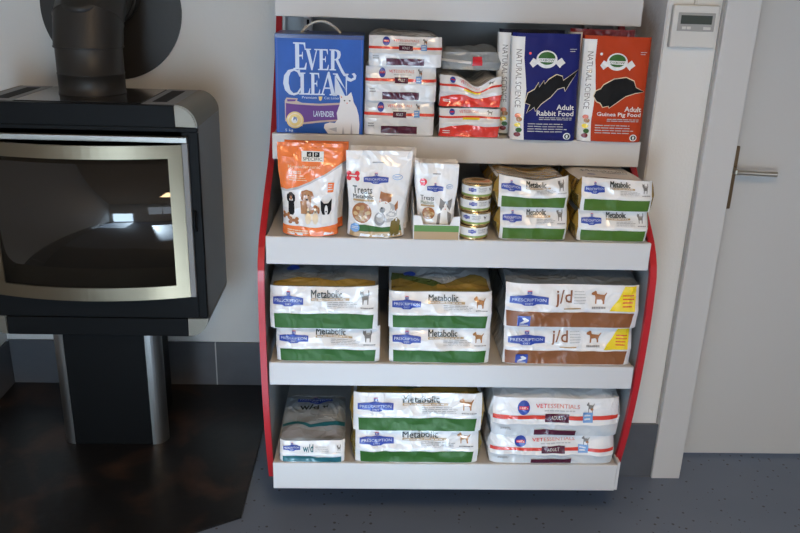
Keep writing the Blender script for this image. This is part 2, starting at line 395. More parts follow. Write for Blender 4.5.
# top plate and vents
b = SB(); lbox(b, -HW+R, HW-R, YS+.004, YBK, ZT-.03, ZT-.003, MT['black'], .001)
lbox(b, -.195, .195, YS+.03, YBK-.004, ZT-.003, ZT, MT['gloss'], .001)
lbox(b, -HW+R+.001, -.20, YS+.02, YBK-.004, ZT-.003, ZT, MT['charcoal'], .001); lbox(b, .20, HW-R-.001, YS+.02, YBK-.004, ZT-.003, ZT, MT['charcoal'], .001)
tp = b.build('top_plate', st)
for s in (-1, 1):
    b = SB(); lbox(b, s*.247-.022, s*.247+.022, YS+.06, YBK-.05, ZT-.002, ZT+.0012, MT['dark']); b.build('air_vent', tp)
b = SB(); lbox(b, -HW+R, HW-R, YS, YS+.025, ZT-R-.002, ZT-.002, MT['black'], .002); b.build('front_panel', st)
# front frame around the door
b = SB()
lbox(b, -HW, HW, YS, YS+.02, ZT-R-.016, ZT-R-.002, MT['black'], .002)
for s in (-1, 1):
    x0, x1 = sorted((s*(HW-.028), s*HW)); lbox(b, x0, x1, YS, YS+.02, ZB+R+.001, ZT-R-.016, MT['black'], .002)
lbox(b, -HW+.028, HW-.028, YS, YS+.02, ZB+R+.001, .628, MT['black'], .002)
b.build('front_frame', st)
b = SB(); lbox(b, -HW+R+.001, HW-R-.001, YS, YS+.03, ZB, ZB+R-.002, MT['black'], .003)
lbox(b, -HW+R+.001, HW-R-.001, YS+.03, YBK, ZB, ZB+.01, MT['black']); b.build('ash_panel', st)
# air slider strip above the door
b = SB(); lbox(b, -HW+.03, HW-.032, YS-.012, YS+.01, 1.133, 1.152, MT['steel'], .002); b.build('handle_bar', st)
b = SB()
lbox(b, HW-.05, HW-.032, YS-.008, YS+.01, .612, 1.132, MT['seal'], .002); b.build('door_surround', st)
b = SB(); lbox(b, -HW+.032, -HW+.05, YS-.008, YS+.01, .612, 1.132, MT['seal'], .002); b.build('door_surround', st)
# convex door
DH, BU = .322, .052   # half width, bulge
def dy(x): return YS-.006-BU*(1-(x/DH)**2)
DZ0, DZ1 = .612, 1.127
b = SB()
def curved(b, xa, xb, za, zb, th, m, off=0, n=24):
    xs = [xa+(xb-xa)*i/n for i in range(n+1)]
    rf = [[Vector((x, dy(x)+off-2.68, za-.008)) for x in xs], [Vector((x, dy(x)+off-2.68, zb-.008)) for x in xs],
          [Vector((x, dy(x)+off+th-2.68, zb-.008)) for x in xs], [Vector((x, dy(x)+off+th-2.68, za-.008)) for x in xs]]
    vs = [p for r in rf for p in r]; N = n+1; fs = []
    for i in range(4):
        j = (i+1) % 4
        for k in range(n): fs.append((i*N+k, i*N+k+1, j*N+k+1, j*N+k))
    fs += [(0, N, 2*N, 3*N), (n, 3*N+n, 2*N+n, N+n)]
    bm = bmesh.new(); bv = [bm.verts.new(v) for v in vs]
    for f in fs: bm.faces.new([bv[i] for i in f])
    bmesh.ops.recalc_face_normals(bm, faces=bm.faces[:]); b.bm(bm, m)
curved(b, -DH, DH, DZ1-.042, DZ1, .012, MT['champagne']); curved(b, -DH, DH, DZ0, DZ0+.045, .012, MT['champagne'])
curved(b, -DH, -DH+.042, DZ0+.045, DZ1-.042, .012, MT['champagne'], n=6); curved(b, DH-.042, DH, DZ0+.045, DZ1-.042, .012, MT['champagne'], n=6)
df = b.build('door_frame', st)
b = SB(); curved(b, -DH+.03, DH-.03, DZ0+.03, DZ1-.03, .004, MT['glass'], off=.006, n=48)
g = b.build('glass_pane', df)
for p in g.data.polygons: p.use_smooth = abs(p.normal.z) < .5
b = SB(); b.tube([L(CX+HW-.02, YS-.004, .91), L(CX+HW-.02, YS-.02, .90), L(CX+HW-.022, YS-.022, .86), L(CX+HW-.02, YS-.004, .845)], .005, MT['black'], 10); b.build('door_latch', df)
# back of the glass: dark fire chamber with two logs of ash
b = SB(); lbox(b, -.30, .30, YS+.03, YS+.3, .60, .62, MT['firebox']); b.build('grate', st)

# flue
FY = 2.735
fl = thing('flue_pipe', (CX-.018, FY, ZT+.0005), 'matt black flue pipe elbowing from the stove top into the wall', 'flue pipe')
b = MB(); b.lathe([(.108, 0), (.108, .004), (.106, .006), (.106, .062), (.1075, .063), (.1075, .066), (.106, .067), (.106, .16)], MT['pipe'], 48); b.build('pipe', fl)
b = MB(); pts = []; rc = .165; z0 = .150
N = 3
for i in range(N+1):
    a = (pi/2)*i/N; pts.append((0, rc-rc*cos(a), z0+rc*sin(a)))
# mitred segments: keep each ring in its mitre plane
rings = []
for i, p in enumerate(pts):
    a = (pi/2)*i/N; nrm = Vector((0, sin(a), cos(a))); e = Vector((0, cos(a), -sin(a)))
    rings.append([Vector(p)+Vector((1, 0, 0))*.110*cos(2*pi*k/48)+e*.110*sin(2*pi*k/48) for k in range(49)])
for i in range(N):
    b.rows([rings[i], rings[i+1]], MT['pipe'])
for i in range(N+1):   # rolled seams
    p = Vector(pts[i]); a = (pi/2)*i/N; e = Vector((0, cos(a), -sin(a))); t = Vector((0, sin(a), cos(a)))
    rr = [[p+t*dz+Vector((1, 0, 0))*r*cos(2*pi*k/48)+e*r*sin(2*pi*k/48) for k in range(49)] for dz, r in ((-.004, .109), (0, .1125), (.004, .109))]
    b.rows(rr, MT['pipe'])
b.build('elbow', fl)
b = MB(); b.tube([(0, .160, z0+rc), (0, YB-FY-.004, z0+rc)], .108, MT['pipe'], 48, False)
b.tube([(0, .185, z0+rc), (0, .205, z0+rc)], .116, MT['pipe'], 48); b.build('wall_section', fl)
b = MB(); b.tube([(0, YB-FY-.012, z0+rc-.055), (0, YB-FY-.001, z0+rc-.055)], .248, MT['pipe'], 72); b.build('wall_plate', fl)
b = MB()   # inspection cover on the outside of the elbow
a0 = radians(38); n0 = Vector((0, -cos(a0), sin(a0))); ctr = Vector((0, rc-(rc+.104)*cos(a0)+.0, z0+(rc+.104)*sin(a0)))
e2 = Vector((0, sin(a0), cos(a0)))
rr = []
for r, h in ((.0, .006), (.05, .005), (.062, .003), (.066, -.004), (.07, -.03)):
    rr.append([ctr+n0*(h - .9*(r*cos(2*pi*k/32)*1.05)**2/.2)+Vector((1, 0, 0))*r*1.05*cos(2*pi*k/32)+e2*r*1.0*sin(2*pi*k/32) for k in range(33)])
b.rows(rr, MT['pipe'], flip=True); ic = b.build('inspection_cover', fl)
for s in (-1, 1):
    b = MB(); p = ctr+Vector((s*.058, 0, 0))+n0*(-.008); b.tube([p, p+n0*.018], .008, MT['black'], 12); b.build('screw', ic)

# thermostat on the wall strip
tx0, tx1 = .868, 1.0; ty = YR
th = thing('wall_thermostat', (.926, YR, 1.475), 'off-white wall thermostat with dark display left of the door frame', 'thermostat')
b = MB(); b.box(-.067, .067, -.024, -.001, 0, .118, MT['thermo'], .004); b.build('housing', th)
b = MB(); b.box(-.052, .056, -.026, -.0235, .046, .097, MT['thermo_and_shadow_grey'], .001); 
b.build('control_panel', th)
b = MB(); b.box(-.044, .047, -.0275, -.0258, .066, .090, MT['lcd'], .0005); b.build('display', th)
for (x0, x1) in ((-.038, -.026), (-.024, -.012), (.024, .046)):
    b = MB(); b.box(x0, x1, -.0278, -.0258, .051, .059, MT['thermo'], .001); b.build('button', th)
b = MB(); b.box(-.004, .004, -.010, -.001, .118, .45, MT['thermo'], .001); b.build('cable_duct', th)

# ------------------------------------------------------------------ display rack
RX0, RX1 = -.283, .777
SH = [(2.383, 1.608, 1.528), (2.249, 1.217, 1.142), (2.055, .972, .892), (2.053, .594, .521), (2.072, .246, .153)]
RB = 2.66
rk = thing('display_rack', (.247, 2.4, 0), 'white shop display rack with curved red side edges holding pet food', 'display rack')
def rb(b, x0, x1, y0, y1, z0, z1, m, bev=0): b.box(x0-.247, x1-.247, y0-2.4, y1-2.4, z0, z1, m, bev)
for (Y, zt, zb) in SH:
    b = MB(); rb(b, RX0+.002, RX1-.002, Y+.012, RB-.004, zt-.022, zt-.004, MT['fascia'], .001); s_ = b.build('shelf', rk)
    b = MB(); rb(b, RX0, RX1, Y, Y+.014, zb, zt, MT['fascia'], .003); rb(b, RX0+.003, RX1-.003, Y+.014, Y+.03, zb, zb+.003, MT['fascia'])
    b.build('fascia', s_)
for xc in (RX1+.003,):
    b = MB(); pr = [(2.074-2.4, .156), (2.12-2.4, .156), (2.12-2.4, .255), (2.074-2.4, .255)]
    b.prism(pr, 0, RX1+.0005-.247, RX1+.008-.247, MT['fascia']); b.build('end_cap', rk)
prof = [(2.655, 1.75), (2.63, 1.55), (2.52, 1.36), (2.42, 1.22), (2.34, 1.13), (2.18, 1.03), (2.045, .925), (2.032, .80), (2.035, .66), (2.05, .50), (2.075, .36), (2.105, .25), (2.14, .15)]
def smooth(pr, n=2):
    for _ in range(n):
        o = [pr[0]]
        for a, c in zip(pr, pr[1:]): o += [(a[0]*.75+c[0]*.25, a[1]*.75+c[1]*.25), (a[0]*.25+c[0]*.75, a[1]*.25+c[1]*.75)]
        pr = o+[pr[-1]]
    return pr
pf = smooth(prof, 2)
for s, xa in ((-1, RX0-.018), (1, RX1+.0)):
    xa += -.247 + (.008 if s > 0 else 0)
    b = MB(); out = [(y-2.4+.006, z) for y, z in pf]+[(RB-2.4, .0), (RB-2.4, 1.75)]
    b.prism(out, 0, xa+.003, xa+.009, MT['rack_inner']); sp = b.build('side_panel', rk)
    b = MB(); R4 = []
    for y, z in pf:
        R4.append([Vector((xa-.004, y-2.4, z)), Vector((xa+.014, y-2.4, z)), Vector((xa+.014, y-2.4+.016, z)), Vector((xa-.004, y-2.4+.016, z)), Vector((xa-.004, y-2.4, z))])
    b.rows(R4, MT['rack_red']); b.sm = [False]*len(b.sm)
    b.build('edge_trim', sp)
b = MB(); rb(b, RX0, RX1, RB, RB+.006, .1, 1.75, MT['rack_inner']); b.build('back_panel', rk)
for x in (RX0+.075, RX1-.09):
    b = MB(); rb(b, x-.013, x+.013, RB-.03, RB, .1, 1.75, MT['fascia'], .001)
    for k in range(50):
        z = .15+k*.032; rb(b, x-.004, x+.004, RB-.0312, RB-.0298, z, z+.016, MT['dark'])
    b.build('upright', rk)
b = MB(); rb(b, RX0+.01, RX1-.01, 2.33, RB, 0, .15, MT['plinth']); b.build('plinth', rk)

# ------------------------------------------------------------------ printed artwork (unit-square sheets)
_tc = {}
def text_polys(s, bold=0):
    k = (s, bold)
    if k in _tc: return _tc[k]
    cu = bpy.data.curves.new('lettering', 'FONT'); cu.body = s; cu.resolution_u = 2; cu.offset = bold
    o = bpy.data.objects.new('lettering', cu); COL.objects.link(o)
    dg = bpy.context.evaluated_depsgraph_get(); me = o.evaluated_get(dg).to_mesh()
    vs = [(v.co.x, v.co.y) for v in me.vertices]; fs = [tuple(p.vertices) for p in me.polygons]
    o.to_mesh_clear() if False else None
    bpy.data.objects.remove(o); bpy.data.curves.remove(cu)
    x0 = min(v[0] for v in vs); x1 = max(v[0] for v in vs); y0 = min(v[1] for v in vs); y1 = max(v[1] for v in vs)
    vs = [((x-x0)/(x1-x0), (y-y0)/(y1-y0)) for x, y in vs]
    # make every face normal point up
    out = []
    for f in fs:
        a = sum(vs[f[i]][0]*vs[f[(i+1) % len(f)]][1]-vs[f[(i+1) % len(f)]][0]*vs[f[i]][1] for i in range(len(f)))
        out.append(f if a > 0 else f[::-1])
    _tc[k] = (vs, out); return _tc[k]

class Sheet:
    def __init__(s, cu=.03, cv=.05): s.cu = cu; s.cv = cv; s.items = []
    def _put(s, key, bm, lay):
        for ax, c in ((0, s.cu), (1, s.cv)):
            lo = min(v.co[ax] for v in bm.verts); hi = max(v.co[ax] for v in bm.verts)
            k = math.floor(lo/c)+1
            while k*c < hi-1e-5:
                no = Vector((1, 0, 0)) if ax == 0 else Vector((0, 1, 0))
                bmesh.ops.bisect_plane(bm, geom=bm.verts[:]+bm.edges[:]+bm.faces[:], plane_co=no*(k*c), plane_no=no, dist=1e-6); k += 1
        bm.verts.index_update()
        vs = [(v.co.x, v.co.y) for v in bm.verts]; fs = []
        for f in bm.faces:
            t = [v.index for v in f.verts]
            a = sum(vs[t[i]][0]*vs[t[(i+1) % len(t)]][1]-vs[t[(i+1) % len(t)]][0]*vs[t[i]][1] for i in range(len(t)))
            fs.append(tuple(t) if a > 0 else tuple(t[::-1]))
        bm.free(); s.items.append((key, vs, fs, lay))
    def poly(s, key, pts, lay=1):
        bm = bmesh.new(); vs = [bm.verts.new((x, y, 0)) for x, y in pts]
        for t in tessellate_polygon([[Vector((x, y, 0)) for x, y in pts]]):
            try: bm.faces.new([vs[i] for i in t])
            except ValueError: pass
        s._put(key, bm, lay)
    def rect(s, key, u0, v0, u1, v1, lay=1): s.poly(key, [(u0, v0), (u1, v0), (u1, v1), (u0, v1)], lay)
    def ell(s, key, u, v, ru, rv, lay=1, n=20): s.poly(key, [(u+ru*cos(2*pi*k/n), v+rv*sin(2*pi*k/n)) for k in range(n)], lay)
    def text(s, key, t, u0, v0, u1, v1, lay=2, bold=0, rot=0):
        vs, fs = text_polys(t, bold); bm = bmesh.new()
        def tr(x, y):
            if rot == 90: x, y = 1-y, x
            if rot == -90: x, y = y, 1-x
            if rot == 180: x, y = 1-x, 1-y
            return (u0+(u1-u0)*x, v0+(v1-v0)*y, 0)
        bv = [bm.verts.new(tr(*p)) for p in vs]
        for f in fs:
            try: bm.faces.new([bv[i] for i in f])
            except ValueError: pass
        s._put(key, bm, lay)
    def lines(s, key, u0, u1, v0, v1, n, lay=2, seed=0, gap=.45):
        rnd = random.Random(seed)
        for i in range(n):
            v = v1-(v1-v0)*(i+.5)/n; h = (v1-v0)/n*gap/2; u = u0
            e = u1-(u1-u0)*rnd.uniform(0, .25)
            while u < e-.005:
                w = (u1-u0)*rnd.uniform(.08, .2); s.rect(key, u, v-h, min(u+w, e), v+h, lay); u += w+(u1-u0)*.02
    def map(s, key, pts, box, lay=2):
        u0, v0, u1, v1 = box; s.poly(key, [(u0+(u1-u0)*x, v0+(v1-v0)*y) for x, y in pts], lay)

DOG = [(.02, .78), (.0, .70), (.10, .62), (.22, .62), (.26, .45), (.24, .0), (.33, .0), (.35, .32), (.62, .34), (.70, .22), (.72, .0), (.82, .0), (.82, .25), (.86, .55), (.98, .80), (.94, .84), (.80, .66), (.36, .72), (.30, .95), (.22, .98), (.16, .90), (.08, .86)]
CAT = [(.10, .62), (.02, .74), (.04, .98), (.14, .90), (.26, .90), (.36, .98), (.38, .72), (.42, .62), (.74, .62), (.86, .70), (.84, .98), (.94, 1.0), (1.0, .72), (.92, .52), (.88, .0), (.78, .0), (.76, .30), (.44, .30), (.40, .0), (.30, .0), (.28, .30), (.20, .52)]
def badge(s, u0, v0, u1, v1, lay=2):
    w = u1-u0; h = v1-v0
    pts = [(u0, v0+.14*h), (u0+.3*w, v0+.10*h), (u0+.38*w, v0-.06*h), (u0+.62*w, v0-.06*h), (u0+.70*w, v0+.10*h), (u1, v0+.14*h),
           (u1, v0+.82*h), (u0+.85*w, v0+.90*h), (u0+.66*w, v0+.95*h), (u0+.5*w, v0+1.06*h), (u0+.34*w, v0+.95*h), (u0+.15*w, v0+.90*h), (u0, v0+.82*h)]
    s.poly('blue', pts, lay)
    s.text('badgetext', 'PRESCRIPTION', u0+.06*w, v0+.38*h, u0+.94*w, v0+.68*h, lay+1, .0); s.text('badgetext', 'DIET', u0+.40*w, v0+.06*h, u0+.60*w, v0+.24*h, lay+1)
    s.rect('blue', u0+.44*w, v0+1.08*h, u0+.56*w, v0+1.34*h, lay); s.text('w', 'H', u0+.47*w, v0+1.12*h, u0+.53*w, v0+1.30*h, lay+1)
    s.rect('redp', u0+.44*w, v0+1.36*h, u0+.56*w, v0+1.42*h, lay)

SHEETS = {}
def metabolic(animal):
    s = Sheet(.025, .07)
    s.poly('green', [(.045, .02), (.95, .02), (.96, .385), (.04, .385)], 0)
    badge(s, .035, .56, .31, .79, 1)
    s.text('dk', 'Metabolic', .38, .755, .665, .93, 1, 0); s.text('dk', 'Metabolic', .3835, .757, .6685, .932, 2, 0)
    s.rect('tan', .38, .69, .735, .745, 1); s.lines('w', .39, .72, .70, .737, 1, 2, 3, .5)
    s.lines('grey', .53, .81, .50, .665, 4, 1, 5, .32)
    if animal == 'cat': s.map('catfur', CAT, (.83, .60, .92, .92), 1); s.lines('catfur', .85, .9, .70, .84, 3, 2, 1)
    else: s.map('fur2', DOG, (.82, .60, .935, .90), 1); s.rect('rabbitw', .84, .60, .85, .68, 2)
    s.lines('grey', .84, .97, .50, .545, 1, 1, 9, .7)
    return s.items
SHEETS['met_cat'] = metabolic('cat'); SHEETS['met_cat_olive'] = [(('grass' if k == 'green' else k), a, b_, c) for k, a, b_, c in SHEETS['met_cat']]; SHEETS['met_dog'] = metabolic('dog')
def jd():
    s = Sheet(.025, .07)
    s.poly('brown', [(.02, .02), (.95, .02), (.965, .385), (.01, .385)], 0)
    s.rect('blue', .095, .04, .19, .28, 1); s.poly('w', [(.11, .10), (.14, .10), (.175, .15), (.18, .19), (.15, .245), (.13, .22), (.145, .17)], 2); s.rect('w', .11, .055, .175, .075, 2)
    badge(s, .03, .53, .315, .76, 1)
    s.text('brown', 'j/d', .365, .51, .49, .88, 1, .01)
    s.rect('tan', .43, .46, .56, .485, 1); s.lines('lgrey', .505, .60, .56, .88, 5, 1, 2, .3)
    s.map('fur', DOG, (.635, .58, .755, .88), 1); s.lines('grey', .64, .75, .47, .52, 1, 1, 4, .8)
    s.poly('yellow', [(.775, .43), (.965, .43), (.975, .975), (.885, .975), (.84, .70)], 0)
    s.lines('stripe', .87, .96, .50, .82, 4, 1, 7, .35)
    return s.items
SHEETS['jd'] = jd()
def vet(led, ra=.33, rb_=.66):
    s = Sheet(.025, .07)
    k = lambda t: led+(1-led)*t
    s.ell('blue', .235, k(.66), .048, (1-led)*.26, 1); s.rect('redp', .20, k(.60), .27, k(.72), 2); s.text('w', "Hill's", .205, k(.625), .265, k(.705), 3)
    s.text('redp', 'VET', .33, k(.66), .42, k(.80), 1, .01); s.text('salmon', 'ESSENTIALS', .425, k(.66), .68, k(.80), 1)
    s.lines('lgrey', .40, .66, k(.52), k(.60), 1, 1, 3, .6)
    s.map('catfur', DOG, (.735, k(.50), .80, k(.90)), 1); s.ell('fur', .78, k(.62), .012, .03, 2)
    s.rect('stripe', 0.0, k(.22), 1.0, k(.37), 0)
    s.rect('maroon', .41, k(.12), .60, k(.44), 1); s.text('w', 'ADULT', .455, k(.22), .555, k(.36), 2)
    s.rect('sky', .71, k(.14), .79, k(.50), 1); s.lines('w', .72, .78, k(.2), k(.45), 2, 2, 3)
    s.rect('maroon', ra, led*.12, rb_, led*.62, 1); s.lines('grey', .06, .16, led*.55, led*.85, 2, 1, 6)
    return s.items
SHEETS['vet'] = vet(.30); SHEETS['vet_s'] = vet(.46, .24, .76)
def vetred():
    s = Sheet(.025, .06)
    s.poly('red', [(0.0, 0), (.97, 0), (1.0, .40), (.75, .37), (.45, .44), (.2, .40), (0.02, .30)], 0)
    s.rect('stripe', 0, .66, 1, .73, 0); s.rect('yellow', .38, .60, .66, .665, 1)
    s.ell('blue', .20, .86, .045, .10, 1); s.rect('redp', .17, .84, .23, .88, 2); s.text('redp', 'VET', .32, .82, .42, .92, 1); s.text('salmon', 'ESSENTIALS', .425, .82, .64, .92, 1)
    s.map('catfur', DOG, (.78, .78, .88, .95), 1); s.lines('w', .06, .18, .12, .26, 2, 1, 3)
    return s.items
SHEETS['vetred'] = vetred()
def wd():
    s = Sheet(.03, .07)
    s.poly('teal', [(.05, .02), (.95, .02), (.95, .34), (.6, .29), (.3, .36), (.05, .33)], 0)
    badge(s, .06, .58, .32, .82, 1); s.text('teal', 'w/d', .36, .52, .52, .86, 1, .02)
    s.lines('lgrey', .55, .78, .52, .76, 3, 1, 2, .3); s.map('catfur', CAT, (.88, .60, .94, .85), 1); s.lines('grey', .87, .96, .50, .56, 1, 1, 2)
    return s.items
SHEETS['wd'] = wd()
# top faces of the lying bags (v grows to the back)
def top_met(animal):
    s = Sheet(.05, .05)
    if animal == 'dog':
        s.poly('olive', [(.02, 0), (.98, 0), (.96, .14), (.80, .17), (.62, .10), (.45, .05), (.30, .12), (.16, .18), (.03, .20)], 0)
        s.poly('moss', [(.02, .12), (.12, .13), (.3, .06), (.42, .03), (.52, .06), (.36, .12), (.2, .16), (.03, .19)], 1)
        s.rect('gold', .46, .015, .97, .05, 1)
    else:
        s.poly('gold', [(.03, 0), (.97, 0), (.97, .06), (.6, .05), (.3, .07), (.03, .05)], 0)
    s.text('dk', 'Metabolic', .14, .32, .80, .42, 1); s.ell('blue', .20, .17, .06, .025, 1); s.lines('lgrey', .4, .8, .25, .3, 2, 1, 3)
    return s.items
SHEETS['top_dog'] = top_met('dog'); SHEETS['top_cat'] = top_met('cat')
def top_wd():
    s = Sheet(.06, .04)
    s.rect('w', .02, .90, .98, .99, 1); badge(s, .20, .72, .78, .83, 1)
    s.text('dk', 'w/d', .25, .57, .56, .69, 1, .02); s.map('dk', CAT, (.62, .59, .72, .67), 1)
    s.poly('teal', [(.02, .23), (.25, .26), (.45, .21), (.75, .25), (.98, .26), (.98, .33), (.7, .31), (.45, .26), (.25, .31), (.02, .28)], 1)
    s.poly('grey', [(.0, .03), (.95, .03), (.98, .20), (.6, .16), (.4, .18), (.02, .22)], 0)
    s.lines('lgrey', .52, .9, .36, .44, 3, 1, 3)
    return s.items
SHEETS['top_wd'] = top_wd()
def top_gold():
    s = Sheet(.06, .05)
    s.poly('gold', [(.03, 0), (.97, 0), (.97, .5), (.6, .55), (.3, .5), (.03, .55)], 0)
    return s.items
SHEETS['top_gold'] = top_gold()

def kibble(s, u, v, ru, rv, seed, lay=2):
    s.ell('fur', u, v, ru, rv, lay, 24); rnd = random.Random(seed)
    for i in range(16):
        a = rnd.uniform(0, 2*pi); r = sqrt(rnd.random())*.75
        s.ell('biscuit2' if i % 2 else 'biscuit', u+ru*r*cos(a), v+rv*r*sin(a), ru*.24, rv*.2, lay+1+(i % 3), 7)
def bone(s, key, u0, v0, u1, v1, lay=2):
    w = u1-u0; h = v1-v0; m = (v0+v1)/2
    s.rect(key, u0+.15*w, m-.2*h, u1-.15*w, m+.2*h, lay)
    for u in (u0+.17*w, u1-.17*w):
        for v in (m-.24*h, m+.24*h): s.ell(key, u, v, .19*w, .26*h, lay, 12)
def treats(animal):
    s = Sheet(.035, .03)
    s.poly('tan', [(.04, 0), (.96, 0), (.95, .075), (.05, .075)], 0)
    s.poly('green', [(.05, .075), (.95, .075), (.93, .15), (.6, .13), (.3, .16), (.06, .14)], 0)
    s.rect('grey', .40, .90, .58, .915, 1)
    badge(s, .27, .66, .66, .745, 1)
    s.ell('sky', .80, .735, .08, .035, 1); s.ell('w', .80, .735, .07, .028, 2); s.lines('sky', .75, .85, .72, .75, 2, 3, 1)
    if animal == 'dog':
        bone(s, 'redp', .01, .68, .205, .80, 1); s.lines('w', .05, .17, .72, .76, 1, 3, 1)
        s.text('dk', 'Treats', .09, .53, .41, .625, 1, .01); s.text('dk', 'Metabolic', .09, .475, .43, .525, 1); s.text('dk', 'Metabolic', .095, .476, .435, .526, 2); s.rect('tan', .09, .44, .45, .465, 1)
        s.lines('lgrey', .1, .5, .415, .435, 1, 1)
        kibble(s, .24, .30, .17, .125, 3, 1)
        # terrier portrait: head, ear, body, bowl
        s.ell('lgrey', .70, .31, .16, .12, 1); s.poly('fur', [(.53, .44), (.55, .57), (.62, .55), (.74, .53), (.74, .45), (.66, .42)], 2)
        s.ell('rabbitw', .62, .37, .12, .08, 2); s.poly('rabbitw', [(.62, .40), (.82, .34), (.90, .27), (.86, .20), (.62, .25)], 1)
        s.poly('fur', [(.80, .40), (.85, .46), (.86, .36), (.82, .33)], 3); s.ell('catfur', .60, .345, .05, .035, 3); s.ell('black_print', .585, .37, .02, .012, 4)
        s.ell('grey', .56, .235, .10, .085, 2); s.ell('lgrey', .57, .245, .075, .06, 3); s.ell('rabbitw', .545, .27, .05, .02, 4)
        s.poly('olive', [(.74, .03), (.90, .02), (.92, .20), (.86, .25), (.76, .20)], 1)
        s.ell('sky', .14, .115, .075, .055, 5); s.lines('w', .09, .19, .10, .14, 2, 6, 3)
    else:
        s.ell('redp', .18, .79, .085, .05, 1); s.rect('redp', .12, .735, .22, .79, 1); s.lines('w', .13, .23, .78, .81, 1, 3)
        s.text('dk', 'Treats', .10, .53, .44, .60, 1, .01); s.text('green', 'Metabolic', .10, .475, .44, .52, 1); s.rect('tan', .10, .44, .45, .465, 1)
        kibble(s, .30, .345, .17, .09, 5, 1)
        s.poly('catfur', [(.58, .44), (.60, .57), (.70, .52), (.78, .52), (.90, .56), (.90, .44), (.84, .36), (.66, .36)], 1)
        s.poly('rabbitw', [(.70, .46), (.74, .50), (.78, .46), (.86, .38), (.86, .16), (.55, .16), (.60, .34)], 2)
        s.poly('catfur', [(.80, .38), (.90, .34), (.90, .16), (.83, .16)], 3); s.poly('catfur', [(.55, .34), (.63, .36), (.60, .16), (.52, .16)], 3)
        for u in (.69, .80): s.ell('black_print', u, .445, .014, .010, 4, 8)
        s.ell('salmon', .745, .41, .014, .008, 4, 8)
        s.ell('sky', .25, .15, .12, .04, 5)
    return s.items
SHEETS['treat_dog'] = treats('dog'); SHEETS['treat_cat'] = treats('cat')
def specific():
    s = Sheet(.035, .03)
    s.poly('orange', [(0, 1), (0, .53), (.10, .52), (.30, .56), (.50, .62), (.75, .71), (.92, .79), (1, .83), (1, 1)], 0)
    s.poly('lgrey', [(0, .53), (0, .505), (.10, .495), (.30, .535), (.50, .595), (.75, .685), (.92, .765), (1, .80), (1, .83), (.92, .79), (.75, .71), (.50, .62), (.30, .56), (.10, .52)], 1)
    s.poly('orange', [(0, 0), (1, 0), (1, .12), (.6, .105), (.3, .12), (0, .11)], 0)
    s.rect('rabbitw', .37, .84, .71, .955, 1); s.rect('black_print', .45, .89, .54, .945, 2); s.rect('black_print', .555, .89, .645, .945, 2)
    s.text('rabbitw', 'd', .475, .90, .51, .935, 3); s.text('rabbitw', 'p', .58, .90, .615, .935, 3)
    s.text('dk', 'SPECIFIC', .39, .85, .69, .885, 2, .01)
    s.text('cream', 'Hypoallergenic', .16, .755, .66, .80, 1); s.text('cream', 'treats', .17, .70, .36, .74, 1); s.lines('cream', .16, .48, .62, .69, 3, 1, 2, .3)
    s.rect('orange', .80, .50, .90, .61, 1); s.lines('w', .81, .89, .52, .60, 3, 2, 2)
    # dogs: dark spaniel, brown hound, two pups, black and white collie
    s.ell('fur3', .17, .455, .05, .04, 1, 14); s.ell('black_print', .12, .43, .022, .045, 2, 10); s.ell('black_print', .22, .43, .022, .045, 2, 10); s.poly('black_print', [(.12, .40), (.22, .40), (.225, .27), (.20, .24), (.14, .24), (.115, .28)], 1); s.ell('fur', .17, .43, .02, .025, 3, 10)
    s.poly('fur', [(.32, .46), (.35, .51), (.44, .53), (.54, .51), (.58, .44), (.53, .43), (.50, .40), (.38, .40), (.35, .42)], 1); s.ell('fur2', .45, .45, .08, .065, 2)
    s.poly('fur2', [(.33, .40), (.52, .41), (.52, .26), (.34, .26)], 1); s.ell('black_print', .45, .42, .02, .012, 3, 8)
    for u in (.42, .48): s.ell('black_print', u, .47, .009, .007, 3, 8)
    for u, c1 in ((.47, 'fur2'), (.60, 'fur')):
        s.ell('cream', u, .21, .05, .065, 4, 14); s.ell(c1, u, .32, .052, .042, 5, 14); s.ell(c1, u-.055, .30, .022, .04, 6, 10); s.ell(c1, u+.055, .30, .022, .04, 6, 10)
        s.ell('cream', u, .295, .02, .035, 7, 10); s.ell('black_print', u, .285, .011, .009, 8, 8); s.ell('black_print', u-.022, .33, .007, .006, 8, 6); s.ell('black_print', u+.022, .33, .007, .006, 8, 6)
    s.poly('black_print', [(.70, .30), (.69, .42), (.75, .38), (.82, .38), (.88, .43), (.88, .30), (.84, .25), (.73, .25)], 4); s.ell('rabbitw', .79, .30, .028, .06, 5); s.poly('rabbitw', [(.72, .25), (.86, .25), (.87, .15), (.72, .15)], 3)
    s.ell('black_print', .79, .285, .014, .009, 6, 8)
    bone(s, 'fur', .02, .19, .14, .27, 1); bone(s, 'fur', .12, .14, .30, .22, 2)
    s.lines('cream', .10, .5, .03, .08, 2, 1, 8)
    return s.items
SHEETS['specific'] = specific()
